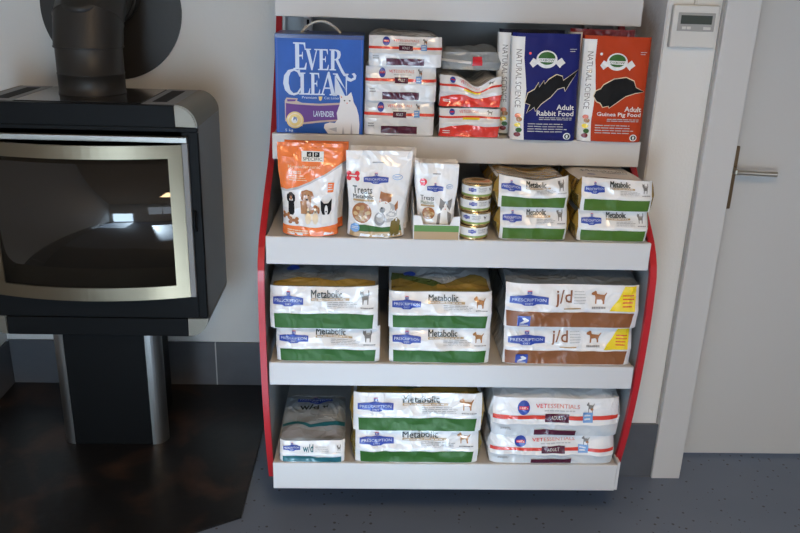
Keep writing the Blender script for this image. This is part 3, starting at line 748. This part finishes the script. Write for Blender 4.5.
SER = dict(
 E=[[(0, 0), (.9, 0), (.95, .26), (.90, .26), (.78, .07), (.42, .06), (.42, .94), (.74, .93), (.82, .76), (.87, .76), (.85, 1), (0, 1), (0, .95), (.14, .94), (.14, .06), (0, .05)], [(.42, .48), (.60, .49), (.64, .38), (.68, .38), (.68, .66), (.64, .66), (.60, .55), (.42, .55)]],
 V=[[(0, 1), (0, .95), (.10, .94), (.46, -.02), (.54, -.02), (.88, .94), (1, .95), (1, 1), (.68, 1), (.68, .95), (.80, .93), (.57, .26), (.34, .94), (.45, .95), (.45, 1)]],
 R=[[(0, 0), (.5, 0), (.5, .05), (.38, .06), (.38, .94), (0.12, .94), (.12, .06), (0, .05)], [(0, .95), (.38, .94), (.38, 1), (0, 1)], [(.38, 1), (.66, .98), (.82, .90), (.86, .75), (.80, .60), (.62, .50), (.38, .48), (.38, .54), (.50, .56), (.58, .64), (.60, .76), (.56, .88), (.48, .93), (.38, .94)],
    [(.46, .50), (.66, .52), (.98, .10), (1.18, -.12), (1.42, -.22), (1.30, -.28), (1.10, -.26), (.90, -.08)]],
 C=[[(.98, .26), (.84, .04), (.58, -.02), (.32, .02), (.10, .18), (.0, .45), (.06, .76), (.28, .97), (.55, 1.02), (.80, .97), (.92, 1.0), (.95, .72), (.90, .72), (.78, .90), (.60, .95), (.42, .88), (.32, .70), (.30, .45), (.38, .20), (.55, .07), (.76, .10), (.93, .29)]],
 L=[[(0, 0), (.95, 0), (1, .30), (.95, .30), (.82, .08), (.44, .06), (.44, .94), (.58, .95), (.58, 1), (0, 1), (0, .95), (.14, .94), (.14, .06), (0, .05)]],
 A=[[(0, 0), (.30, 0), (.30, .05), (.20, .07), (.50, .78), (.70, .07), (.60, .05), (.60, 0), (1, 0), (1, .05), (.93, .07), (.60, 1.02), (.50, 1.02), (.12, .07), (0, .05)], [(.26, .28), (.70, .28), (.70, .34), (.28, .34)]],
 N=[[(0, 0), (.28, 0), (.28, .05), (.18, .07), (.18, .94), (0, .95), (0, 1), (.30, 1), (.84, .28), (.84, .94), (.74, .95), (.74, 1), (1.02, 1.0), (1.02, .95), (.92, .94), (.92, -.03), (.84, -.03), (.18, .86), (.12, .94), (.12, .07), (0, .05)]])
def evclean():
    s = Sheet(.5, .5)
    s.rect('boxnavy', 0, .965, 1, 1, 0)
    for (a, b_, c, d) in ((.02, .03, .025, .97), (.975, .03, .98, .97)): s.rect('canblue', a, b_, c, d, 0)
    def L_(ch, u0, v0, u1, v1):
        for p in SER[ch]: s.map('boxletter', p, (u0, v0, u1, v1), 2)
    L_('E', .205, .655, .365, .925); L_('V', .335, .655, .495, .865); L_('E', .485, .655, .615, .865); L_('R', .615, .655, .765, .865)
    L_('C', .085, .395, .295, .655); L_('L', .265, .40, .395, .625); L_('E', .39, .40, .515, .625); L_('A', .505, .40, .69, .635); L_('N', .655, .395, .83, .625)
    sw = [(.80, .585), (.82, .555), (.86, .545), (.915, .57), (.925, .61), (.90, .635), (.87, .625), (.885, .61), (.895, .59), (.865, .575), (.83, .59), (.82, .61), (.81, .62)]
    s.poly('boxletter', sw, 3)
    s.text('boxletter', 'Premium', .30, .36, .47, .385, 2); s.text('boxletter', 'Cat Litter', .555, .36, .73, .385, 2); s.poly('sealy', [(.49, .385), (.535, .385), (.525, .35), (.51, .34), (.495, .35)], 2)
    s.poly('ribbon', [(.10, .335), (.12, .365), (.25, .36), (.24, .335), (.30, .315), (.5, .31), (.8, .33), (.8, .14), (.5, .115), (.30, .09), (.30, .07), (.10, .12)], 1)
    s.poly('purple', [(.11, .31), (.20, .30), (.32, .295), (.5, .29), (.8, .31), (.8, .155), (.5, .135), (.30, .11), (.11, .15)], 2)
    s.poly('purple', [(.125, .35), (.23, .348), (.22, .33), (.13, .325)], 2)
    s.text('boxletter', 'LAVENDER', .43, .175, .67, .235, 3, .015)
    s.ell('sealy', .215, .135, .10, .088, 3, 28); s.ell('cream', .215, .135, .083, .073, 4, 28); s.ell('sealy', .215, .135, .072, .063, 5, 24); s.ell('rabbitw', .21, .135, .036, .034, 6); s.poly('boxnavy', [(.19, .13), (.20, .17), (.235, .165), (.24, .12), (.22, .145)], 7)
    s.text('boxletter', '5 kg', .10, .005, .19, .04, 3)
    cat = [(.60, .0), (.55, .06), (.56, .10), (.62, .12), (.68, .115), (.71, .15), (.70, .22), (.73, .30), (.74, .345), (.73, .42), (.775, .40), (.82, .40), (.865, .44), (.885, .385), (.895, .335), (.93, .28), (.955, .20), (.965, .10), (.96, .0)]
    s.poly('catw', cat, 8)
    s.poly('catsh', [(.76, .0), (.775, .08), (.79, .0)], 9); s.poly('catsh', [(.86, .0), (.87, .12), (.885, .0)], 9); s.poly('catsh', [(.70, .02), (.60, .05), (.70, .07)], 9)
    for u in (.79, .85): s.ell('black_print', u, .35, .010, .007, 9, 8)
    s.ell('salmon', .82, .325, .010, .006, 9, 8); s.poly('salmon', [(.745, .40), (.75, .375), (.765, .385)], 9)
    return s.items
SHEETS['evclean'] = evclean()
RAB = [(.20, .37), (.24, .46), (.34, .50), (.39, .565), (.40, .52), (.47, .585), (.48, .55), (.55, .60), (.66, .645), (.74, .63), (.76, .59), (.98, .70), (.86, .57), (.80, .49), (.78, .53), (.68, .51), (.58, .43), (.44, .36), (.36, .29), (.34, .33), (.23, .27), (.28, .35)]
GP = [(.19, .45), (.22, .50), (.29, .52), (.33, .56), (.48, .62), (.66, .64), (.78, .61), (.82, .545), (.96, .505), (.82, .495), (.68, .46), (.56, .40), (.44, .34), (.43, .36), (.34, .345), (.30, .385), (.24, .40)]
def oxbow(kind):
    s = Sheet(.03, .027)
    s.poly('rabbitw', [(0, 0), (.20, 0), (.185, .2), (.215, .5), (.17, .8), (.175, 1), (0, 1)], 0)
    s.text('catfur', 'NATURAL SCIENCE', .055, .32, .135, .88, 1, 0, -90)
    for i, (c, v) in enumerate((('salmon', .24), ('fur2', .205), ('yellow', .15), ('green', .10), ('darkred', .055))):
        s.ell(c, .10+.02*(i % 2), v, .045, .024, 1+i, 10)
    s.ell('redp', .255, .845, .02, .013, 1, 12) if kind == 'Rabbit' else s.ell('w', .255, .86, .02, .013, 1, 12)
    # badge with scroll
    bc = 'w' if kind else ''
    s.poly('w', [(.25, .75), (.30, .80), (.40, .77), (.64, .77), (.72, .81), (.78, .76), (.72, .73), (.70, .71), (.64, .75), (.36, .74), (.30, .71)], 1)
    s.ell('w', .50, .79, .155, .085, 2, 24); s.ell('green', .50, .80, .125, .062, 3, 20); s.rect('w', .36, .765, .64, .80, 4); s.text('green', 'OXBOW', .39, .772, .61, .793, 5, .01)
    P = RAB if kind == 'Rabbit' else GP
    cx = sum(p[0] for p in P)/len(P); cy = sum(p[1] for p in P)/len(P)
    # thin cream outline around the black silhouette
    n = len(P); out = []
    A = sum(P[i][0]*P[(i+1) % n][1]-P[(i+1) % n][0]*P[i][1] for i in range(n)); sg = 1 if A > 0 else -1
    for i in range(n):
        a = Vector(P[i-1]); c = Vector(P[i]); d = Vector(P[(i+1) % n]); t = ((c-a).normalized()+(d-c).normalized())
        if t.length < .3: t = (d-a)
        t.normalize(); out.append((c.x+t.y*.012*sg, c.y-t.x*.009*sg))
    s.poly('cream', out, 1); s.poly('black_print', P, 3)
    s.text('rabbitw', 'Adult', .68, .305, .94, .355, 2, .015)
    s.text('rabbitw', ('Rabbit Food' if kind == 'Rabbit' else 'Guinea Pig Food'), .38 if kind == 'Rabbit' else .26, .245, .94, .295, 2, .015)
    s.lines('lgrey', .42, .95, .20, .235, 2, 2, 3, .45); s.lines('lgrey', .25, .92, .075, .175, 4, 2, 6, .32)
    s.lines('lgrey', .84, .94, .86, .90, 2, 2, 1, .3)
    s.ell('w', .86, .045, .055, .035, 2, 16); s.ell('dk', .86, .045, .04, .025, 3, 14); s.ell('w', .86, .045, .015, .018, 4, 8)
    return s.items
SHEETS['oxrabbit'] = oxbow('Rabbit'); SHEETS['oxguinea'] = oxbow('Guinea')
def silvertop():
    s = Sheet(.06, .06)
    s.rect('redp', .52, .05, .66, .22, 1); s.poly('w', [(0, .2), (.5, .12), (.5, .18), (0, .28)], 1)
    return s.items
SHEETS['silvertop'] = silvertop()

# ------------------------------------------------------------------ packaging builders
def nz(x, y, z, sd): return noise.noise(Vector((x, y, z+sd*7.31)))
def ridge(x, y, sd): return 1-abs(noise.noise(Vector((x, y, sd*3.7))))*2

def lying_bag(label, group, x0, x1, Y, z, h, Lb, front, top=None, seed=1, dome=0, led=.405, body='w', topm='silver', side='olive', lower=None,
              gus=-.018, rz=0, slope=0, crumple=1.5, sag=None, slump=0):
    w = x1-x0
    root = thing('pet_food_bag', ((x0+x1)/2, Y, z), label, 'pet food bag', group, rz)
    zl = led*h
    def F(u, v):
        a = (u-.5)*w; bb = v*h; e = abs(2*u-1)
        if bb < zl: d = .004-.006*(bb/zl)
        else:
            t = (bb-zl)/(h-zl); d = -.005*max(0, 1-t*5) + .018*max(0, t-.05)**1.3
        env = min(1, v*5)*min(1, (1-v)*5+.25)
        d += crumple*env*(.0045*nz(a*9, bb*14, 0, seed)+.0030*nz(a*26, bb*30, 3, seed)+.002*ridge(a*14+bb*20, bb*6, seed))
        d += .012*e**14
        zz = bb
        if sag: zz -= sag(u)*v
        zz += crumple*.003*nz(a*7, 0, 5, seed)*(v**2)
        return Vector((a, d, zz if v > 0 else 0))
    def T(u, v):
        base = F(u, 1.0); a = base.x; e = abs(2*u-1); c = v*Lb
        rise = min(1, c/.02)
        zz = base.z + slope*c + dome*sin(pi*min(v*1.0, 1))**.75 if v > 0 else base.z
        zz -= .45*h*max(0, v-.75)**2*16*.5
        zz -= .012*e**8*rise
        amp = (.0065 if dome else .001)*crumple
        zz += rise*amp*(nz(a*11, c*11, 2, seed)+.5*nz(a*27, c*27, 4, seed)) - rise*(.003 if not dome else 0)
        return Vector((a*(1-.05*v**3), base.y+.004*rise+c, zz))
    nu = max(20, int(w/.0065)); us = [i/nu for i in range(nu+1)]
    fv = [i/18 for i in range(19)]; tv = [i/26 for i in range(1, 27)]
    body_r = []
    b = MB()
    FR = [[F(u, v) for u in us] for v in fv]; TR = [[T(u, v) for u in us] for v in tv]
    yb = TR[-1][0].y
    BK = []
    for k in (.5, 0): BK.append([Vector((p.x, p.y+.004, p.z*k)) for p in TR[-1]])
    UN = [[Vector((p.x, yb*(1-t)+FR[0][i].y*t, 0)) for i, p in enumerate(FR[0])] for t in (.33, .66)]
    if lower:
        nl = next(i for i, v in enumerate(fv) if v*h >= zl-1e-6); b.rows(FR[:nl+1], MT[lower]); b.rows(FR[nl:], MT[body])
    else: b.rows(FR, MT[body])
    b.rows([FR[-1]]+TR[:2], MT[topm]); b.rows(TR[1:]+BK, MT[topm]); b.rows([BK[-1]]+UN+[FR[0]], MT[topm])
    b.sheet(SHEETS[front], F, .0013)
    if top: b.sheet(SHEETS[top], lambda u, v: T(u, max(v, .002)), .0014)
    b.build('bag_body', root)
    loop = FR+TR+BK+UN
    for s, idx in ((-1, 0), (1, -1)):
        P = [r[idx] for r in loop]; zm = .48*h
        Q1 = []; Q2 = []
        for p in P:
            dp = p.y; fr = min(1, max(0, dp)/.03)
            Q1.append(Vector((p.x+(-s)*(-gus)*.6*(.25+.75*fr), p.y+.004*(1-fr)+.002, zm+(p.z-zm)*.55)))
            Q2.append(Vector((p.x+(-s)*(-gus)*(.25+.75*fr), p.y+.006*(1-fr)+.003, zm+(p.z-zm)*.02)))
        c = MB(); c.rows([P+[P[0]], Q1+[Q1[0]], Q2+[Q2[0]]], MT[side], flip=(s < 0)); c.build('side_gusset', root)
    return root

def pouch(label, cat, name, group, x, Y, z, w0, w1, H, T0, front, seed=1, body='w', seal=None, lean=.08, rz=0, block=False, skew=0, side=None, back='silver', bow=0):
    """standing pouch: w0 width at foot, w1 at head"""
    root = thing(name, (x, Y, z), label, cat, group, rz)
    def wid(v): return w0+(w1-w0)*v - (0 if block else .010*sin(pi*min(1, v*1.4)))
    def thick(u, v):
        e = abs(2*u-1)
        if block: return T0*(1-.35*v)*(1-e**10*.45)
        prof = (1-v)**.75 if v < .999 else 0
        prof = min(1, prof*1.15)
        return .002+T0*prof*max(0, 1-e**3.2)**.6*(1 if v > .03 else .92)
    def pos(u, v, side_):
        t = thick(u, v)/2; a = (u-.5)*wid(v)
        d = side_*t
        if side_ < 0 and v > .01: d += .0035*nz(a*14, v*H*14, 1, seed)*(1-.3*v) + .002*nz(a*40, v*H*25, 2, seed)+.0012*ridge(a*20+v*4, v*5, seed)
        y = T0/2*(1 if not block else .5) + d + lean*v*H + bow*sin(pi*v)
        zz = v*H*cos(lean)
        if not block: zz += .004*abs(2*u-1)**2*(1-v)
        zz += .002*nz(a*9, 0, 9, seed)*v
        return Vector((a+skew*v*H, y, max(zz, 0)))
    F = lambda u, v: pos(u, v, -1)
    B = lambda u, v: pos(u, v, 1)
    nu = max(14, int(w0/.006)); nv = max(20, int(H/.008)); us = [i/nu for i in range(nu+1)]; vs = [i/nv for i in range(nv+1)]
    b = MB(); FR = [[F(u, v) for u in us] for v in vs]; BR = [[B(u, v) for u in us] for v in vs]
    b.rows(FR, MT[body]); b.rows(BR, MT[body if not block else body], flip=True)
    b.rows([BR[0], FR[0]], MT[body]); b.rows([FR[-1], BR[-1]], MT[body])
    b.sheet(SHEETS[front], F, .0008)
    b.build('pouch_body' if not block else 'bag_body', root)
    for idx in (0, -1):
        c = MB(); c.rows([[r[idx] for r in FR], [Vector(((f[idx].x+g[idx].x)/2*(.985 if block else 1), (f[idx].y+g[idx].y)/2, (f[idx].z+g[idx].z)/2)) for f, g in zip(FR, BR)], [r[idx] for r in BR]], MT[side or body], flip=(idx == 0))
        c.build('side_gusset' if block else 'side_seam', root)
    # sealed head strip
    c = MB(); 
    hs = [[F(u, 1)+Vector((0, -.0005, -.002)) for u in us], [F(u, 1)+Vector((0, .0003, .010)) for u in us]]
    hb = [[p+Vector((0, .0022, 0)) for p in r] for r in hs]
    sm = MT[seal or body]; c.rows(hs, sm); c.rows(hb, sm, flip=True); c.rows([hs[1], hb[1]], sm); c.build('top_seal', root)
    return root, F

# ------------------------------------------------------------------ second shelf (row with the litter box)
Z2, Y2 = 1.2178, 2.243
ec = thing('cat_litter_box', (-.1480, Y2+.01, Z2), 'blue carton of cat litter with big white lettering, white cat and plastic handle', 'cat litter box', None)
b = MB(); b.box(-.122, .122, 0, .16, 0, .27, MT['boxblue'], .002)
b.sheet(SHEETS['evclean'], lambda u, v: Vector(((u-.5)*.242, -.0002, .001+v*.268)), .0003)
b.box(-.121, .121, .001, .159, .2702, .2712, MT['boxnavy']); b.build('carton', ec)
b = MB(); pts = [(-.055+.11*i/16, .08, .270+.032*sin(pi*i/16)**.8) for i in range(17)]; b.tube(pts, .0035, MT['handle'], 8); b.build('handle', ec)

G1 = 'white veterinary food bags stacked beside the litter carton'
lying_bag('white bag with red stripe, bottom of the three-high stack beside the blue litter carton', G1, -.022, .176, Y2+.012, Z2, .094, .34, 'vet_s', None, 11, 0, .46, side='w2', lower='w')
lying_bag('white bag with red stripe, middle of the three-high stack beside the blue litter carton', G1, -.020, .178, Y2+.010, Z2+.0955, .094, .34, 'vet_s', None, 12, 0, .46, side='w2', lower='w')
lying_bag('white bag with red stripe, topmost of three beside the blue litter carton', G1, -.012, .190, Y2+.010, Z2+.191, .080, .33, 'vet_s', None, 13, .003, .44, side='w2', lower='w', topm='w2')
G2 = 'red and white food bags stacked on the second shelf'
lying_bag('red and white food bag underneath the crumpled one, beside the rabbit food', G2, .192, .366, Y2+.012, Z2, .079, .33, 'vetred', None, 21, 0, .5, side='w2', lower=None)
lying_bag('crumpled red and white food bag lying on top of a flatter one', G2, .190, .366, Y2+.014, Z2+.085, .082, .32, 'vetred', None, 22, .0, .5, side='w2', topm='w', sag=lambda u: .030*math.exp(-((u-.6)/.20)**2)-.004, crumple=2.6)
# silver bag on its side behind them
def loaf(label, name, cat, group, x0, x1, Y, z, h, Lb, seed, topm, front):
    return lying_bag(label, group, x0, x1, Y, z, h, Lb, front, None, seed, .01, .4, body=topm, topm=topm, side=topm, crumple=2)
SHEETS['plain_red'] = (lambda s: (s.rect('redp', .50, .25, .66, .72, 1), s.poly('w', [(0, .45), (.48, .35), (.48, .45), (0, .6)], 1), s.items)[2])(Sheet(.06, .1))
loaf('small silver bag with a red square lying on the crumpled red bag', 'pet_food_bag', 'pet food bag', None, .200, .375, Y2+.10, Z2+.179, .048, .16, 31, 'silver', 'plain_red')

GO = 'small animal food bags on the second shelf'
pouch('blue rabbit food bag with black rabbit silhouette', 'pet food bag', 'pet_food_bag', GO, .488, Y2+.008, Z2, .186, .190, .282, .075, 'oxrabbit', 41, 'navy', None, .03, 0, True, -.03, 'rabbitw')
pouch('dark navy bag standing directly behind the blue rabbit food bag', 'pet food bag', 'pet_food_bag', GO, .464, Y2+.105, Z2, .19, .19, .286, .075, 'oxrabbit', 42, 'midnight', None, .02, 0, True, -.03, 'rabbitw')
pouch('orange-red guinea pig food bag with black guinea pig silhouette', 'pet food bag', 'pet_food_bag', GO, .681, Y2+.012, Z2, .182, .186, .279, .075, 'oxguinea', 43, 'rust', None, .04, radians(-2), True, .0, 'rabbitw')
pouch('dark red bag standing directly behind the orange guinea pig food bag', 'pet food bag', 'pet_food_bag', GO, .668, Y2+.110, Z2, .186, .190, .292, .075, 'oxguinea', 44, 'darkred', None, .02, 0, True, -.02, 'rabbitw')

# ------------------------------------------------------------------ third shelf
Z3, Y3 = .9728, 2.058
GS = 'orange and white dog treat pouches'
pouch('orange and white dog treat pouch with dogs pictured, leaning at the front', 'treat pouch', 'treat_pouch', GS, -.163, Y3+.0, Z3, .150, .176, .238, .055, 'specific', 51, 'w', 'orange', .05, 0, False, 0.0)
pouch('orange treat pouch standing partly hidden behind the front orange and white one', 'treat pouch', 'treat_pouch', GS, -.153, Y3+.075, Z3, .150, .176, .232, .05, 'specific', 52, 'w', 'orange', .03, 0, False, 0.01)
GD = 'white dog treat pouches standing one behind another'
for i, (dx, dyy, hh, lb) in enumerate(((0, 0, .222, 'white dog treat pouch with red bone mark, frontmost of its row'),
        (.010, .062, .222, 'white dog treat pouch directly behind the frontmost dog treats'),
        (.018, .125, .208, 'white dog treat pouch third back in its row'))):
    pouch(lb, 'treat pouch', 'treat_pouch', GD, .015+dx, Y3+.0+dyy, Z3, .155, .178, hh, .05, 'treat_dog', 61+i, 'w', None, .07, 0, False, 0.03)
GC = 'white cat treat pouches standing in a card tray'
for i, (dx, dyy, hh, lb) in enumerate(((0, .004, .190, 'white cat treat pouch with a cat picture, front one in the card tray'),
        (.0, .044, .190, 'white cat treat pouch second in the card tray'), (.0, .084, .186, 'white cat treat pouch at the back of the card tray'))):
    pouch(lb, 'treat pouch', 'treat_pouch', GC, .178+dx, Y3+.006+dyy, Z3+.002, .106, .117, hh, .030, 'treat_cat', 71+i, 'w', None, .04, 0, False, 0.0)
tr = thing('display_tray', (.180, Y3-.006, Z3), 'low card display tray with green and tan base holding cat treat pouches', 'display tray')
b = MB(); b.box(-.061, .061, 0, .002, .022, .040, MT['cardg']); b.box(-.061, .061, 0, .002, 0, .022, MT['cardt'])
pts = [(-.061, .040), (.061, .040), (.061, .066), (.044, .064), (.036, .042), (-.036, .042), (-.044, .066), (-.061, .068)]
b.prism(pts, 1, 0, .002, MT['card']); b.build('front_panel', tr)
for s in (-1, 1):
    b = MB(); x0, x1 = sorted((s*.061, s*.063)); b.prism([(0, 0), (.15, 0), (.15, .11), (0, .067)], 0, x0, x1, MT['card']); b.build('side_panel', tr)
b = MB(); b.box(-.061, .061, .002, .15, 0, .0015, MT['cardt']); b.build('base', tr)

def can(label, x, y, z, rz):
    r = thing('food_can', (x, y, z), label, 'food can', 'cat food cans in a stack of four', rz); R_ = .042; h = .0385
    b = MB(); b.lathe([(0, .001), (R_-.003, .001), (R_-.001, .0), (R_, .002), (R_-.0015, .005), (R_-.0015, h-.006), (R_, h-.002), (R_-.001, h), (R_-.004, h-.001), (R_-.006, h-.005), (0, h-.005)], MT['can'], 48); b.build('tin', r)
    c = MB(); c.lathe([(R_-.001, .005), (R_-.0008, .0105)], MT['cangreen'], 48); c.lathe([(R_-.0008, .0105), (R_-.0008, h-.006)], MT['canlabel'], 48)
    if 'CAN' not in SHEETS:
        s = Sheet(.06, 1); s.items = []
        def put(k, pts, l=1): s.poly(k, pts, l)
        s.rect('canblue', .24, .40, .44, .72, 1); s.ell('canblue', .34, .56, .06, .26, 1, 12); s.text('canlabel', 'PRESCRIPTION', .25, .50, .43, .63, 2)
        s.text('candk', 'Metabolic', .50, .64, .72, .86, 1); s.lines('candk', .50, .74, .28, .58, 3, 1, 4, .3); s.map('candk', CAT, (.80, .36, .88, .78), 1)
        SHEETS['CAN'] = s.items
    def cyl(u, v):
        a = -pi/2+(u-.5)*2.6; return Vector((cos(a)*(R_-.0006), sin(a)*(R_-.0006), .0105+v*(h-.0165)))
    c.sheet(SHEETS['CAN'], cyl, .0002); c.build('paper_label', r)
for i, (lb, a) in enumerate((('bottom can in the stack of four gold-rimmed cat food cans', .25), ('second can from the bottom of the small can stack', -.35), ('second can from the top of the small can stack', .15), ('topmost gold-rimmed can on the small can stack', .0))):
    can(lb, .288+(-.003, .002, -.001, .001)[i], Y3+.040, Z3+i*.0387, a)

GM = 'green and white cat food bags lying on the third shelf'
lying_bag('lower green and white food bag of the pile beside the small cans', GM, .356, .540, Y3+.006, Z3, .090, .33, 'met_cat_olive', None, 81, 0, side='gold', gus=.014)
lying_bag('upper green and white food bag of the pile beside the small cans', GM, .346, .534, Y3+.002, Z3+.0915, .080, .33, 'met_cat_olive', 'top_gold', 82, .0, slope=-.04, side='gold', gus=.014, sag=lambda u: .009*math.exp(-((u-.55)/.25)**2)-.006*(2*u-1)**2, crumple=1.6, topm='w2')
lying_bag('lower green and white food bag at the right end of the third shelf', GM, .572, .764, Y3+.004, Z3, .086, .33, 'met_cat_olive', None, 83, 0, side='gold', gus=.010)
lying_bag('upper green and white food bag at the right end of the third shelf', GM, .570, .764, Y3-.004, Z3+.0875, .086, .33, 'met_cat_olive', 'top_cat', 84, .0, slope=-.05, side='gold', gus=.012, sag=lambda u: .006*(u-.5), topm='paper')

# ------------------------------------------------------------------ fourth shelf
Z4, Y4 = .5948, 2.052
G4 = 'green and white food bags lying on the fourth shelf'
lying_bag('lower green and white cat food bag at the left end of the fourth shelf', G4, -.262, .034, Y4+.006, Z4, .106, .36, 'met_cat', None, 91, 0, side='olive')
lying_bag('upper green and white cat food bag at the left end of the fourth shelf', G4, -.276, .026, Y4-.006, Z4+.1075, .124, .36, 'met_cat', 'top_cat', 92, .045, side='olive', topm='smoke')
lying_bag('lower green and white dog food bag, middle of the fourth shelf', G4, .061, .352, Y4+.006, Z4, .108, .36, 'met_dog', None, 93, 0, side='olive')
lying_bag('upper green and white dog food bag, middle of the fourth shelf', G4, .057, .349, Y4+.004, Z4+.1095, .107, .36, 'met_dog', 'top_dog', 94, .050, side='olive', topm='silver')
GJ = 'brown and white dog food bags with yellow corners'
lying_bag('lower brown and white dog food bag with yellow corner', GJ, .392, .765, Y4+.006, Z4, .120, .37, 'jd', None, 95, 0, side='w2')
lying_bag('upper brown and white dog food bag with yellow corner', GJ, .386, .766, Y4-.004, Z4+.1215, .128, .37, 'jd', None, 96, .038, side='silver', topm='smoke')

# ------------------------------------------------------------------ bottom shelf
Z5, Y5 = .2468, 2.070
lying_bag('silver food bag with teal band, at the left end of the bottom shelf', None, -.262, -.066, Y5+.002, Z5, .066, .215, 'wd', 'top_wd', 101, .010, side='w2', topm='silver', slope=.21, led=.40)
G5 = 'green and white dog food bags lying on the bottom shelf'
lying_bag('lower green and white dog food bag on the bottom shelf', G5, -.033, .342, Y5+.004, Z5, .112, .36, 'met_dog', None, 103, 0, side='olive', gus=.016)
lying_bag('upper green and white dog food bag on the bottom shelf', G5, -.040, .344, Y5-.006, Z5+.1155, .122, .36, 'met_dog', 'top_dog', 104, .02, side='gold', gus=.012, topm='w2')
G6 = 'white and red striped veterinary food bags on the bottom shelf'
lying_bag('lower white veterinary food bag with red stripe on the bottom shelf', G6, .381, .760, Y5+.006, Z5, .098, .37, 'vet', None, 105, 0, .30, side='w2', lower='w2', gus=.010)
lying_bag('upper white veterinary food bag with red stripe on the bottom shelf', G6, .381, .762, Y5+.004, Z5+.0995, .122, .37, 'vet', None, 106, .045, .30, side='w2', lower='w2', topm='w2', gus=.012)
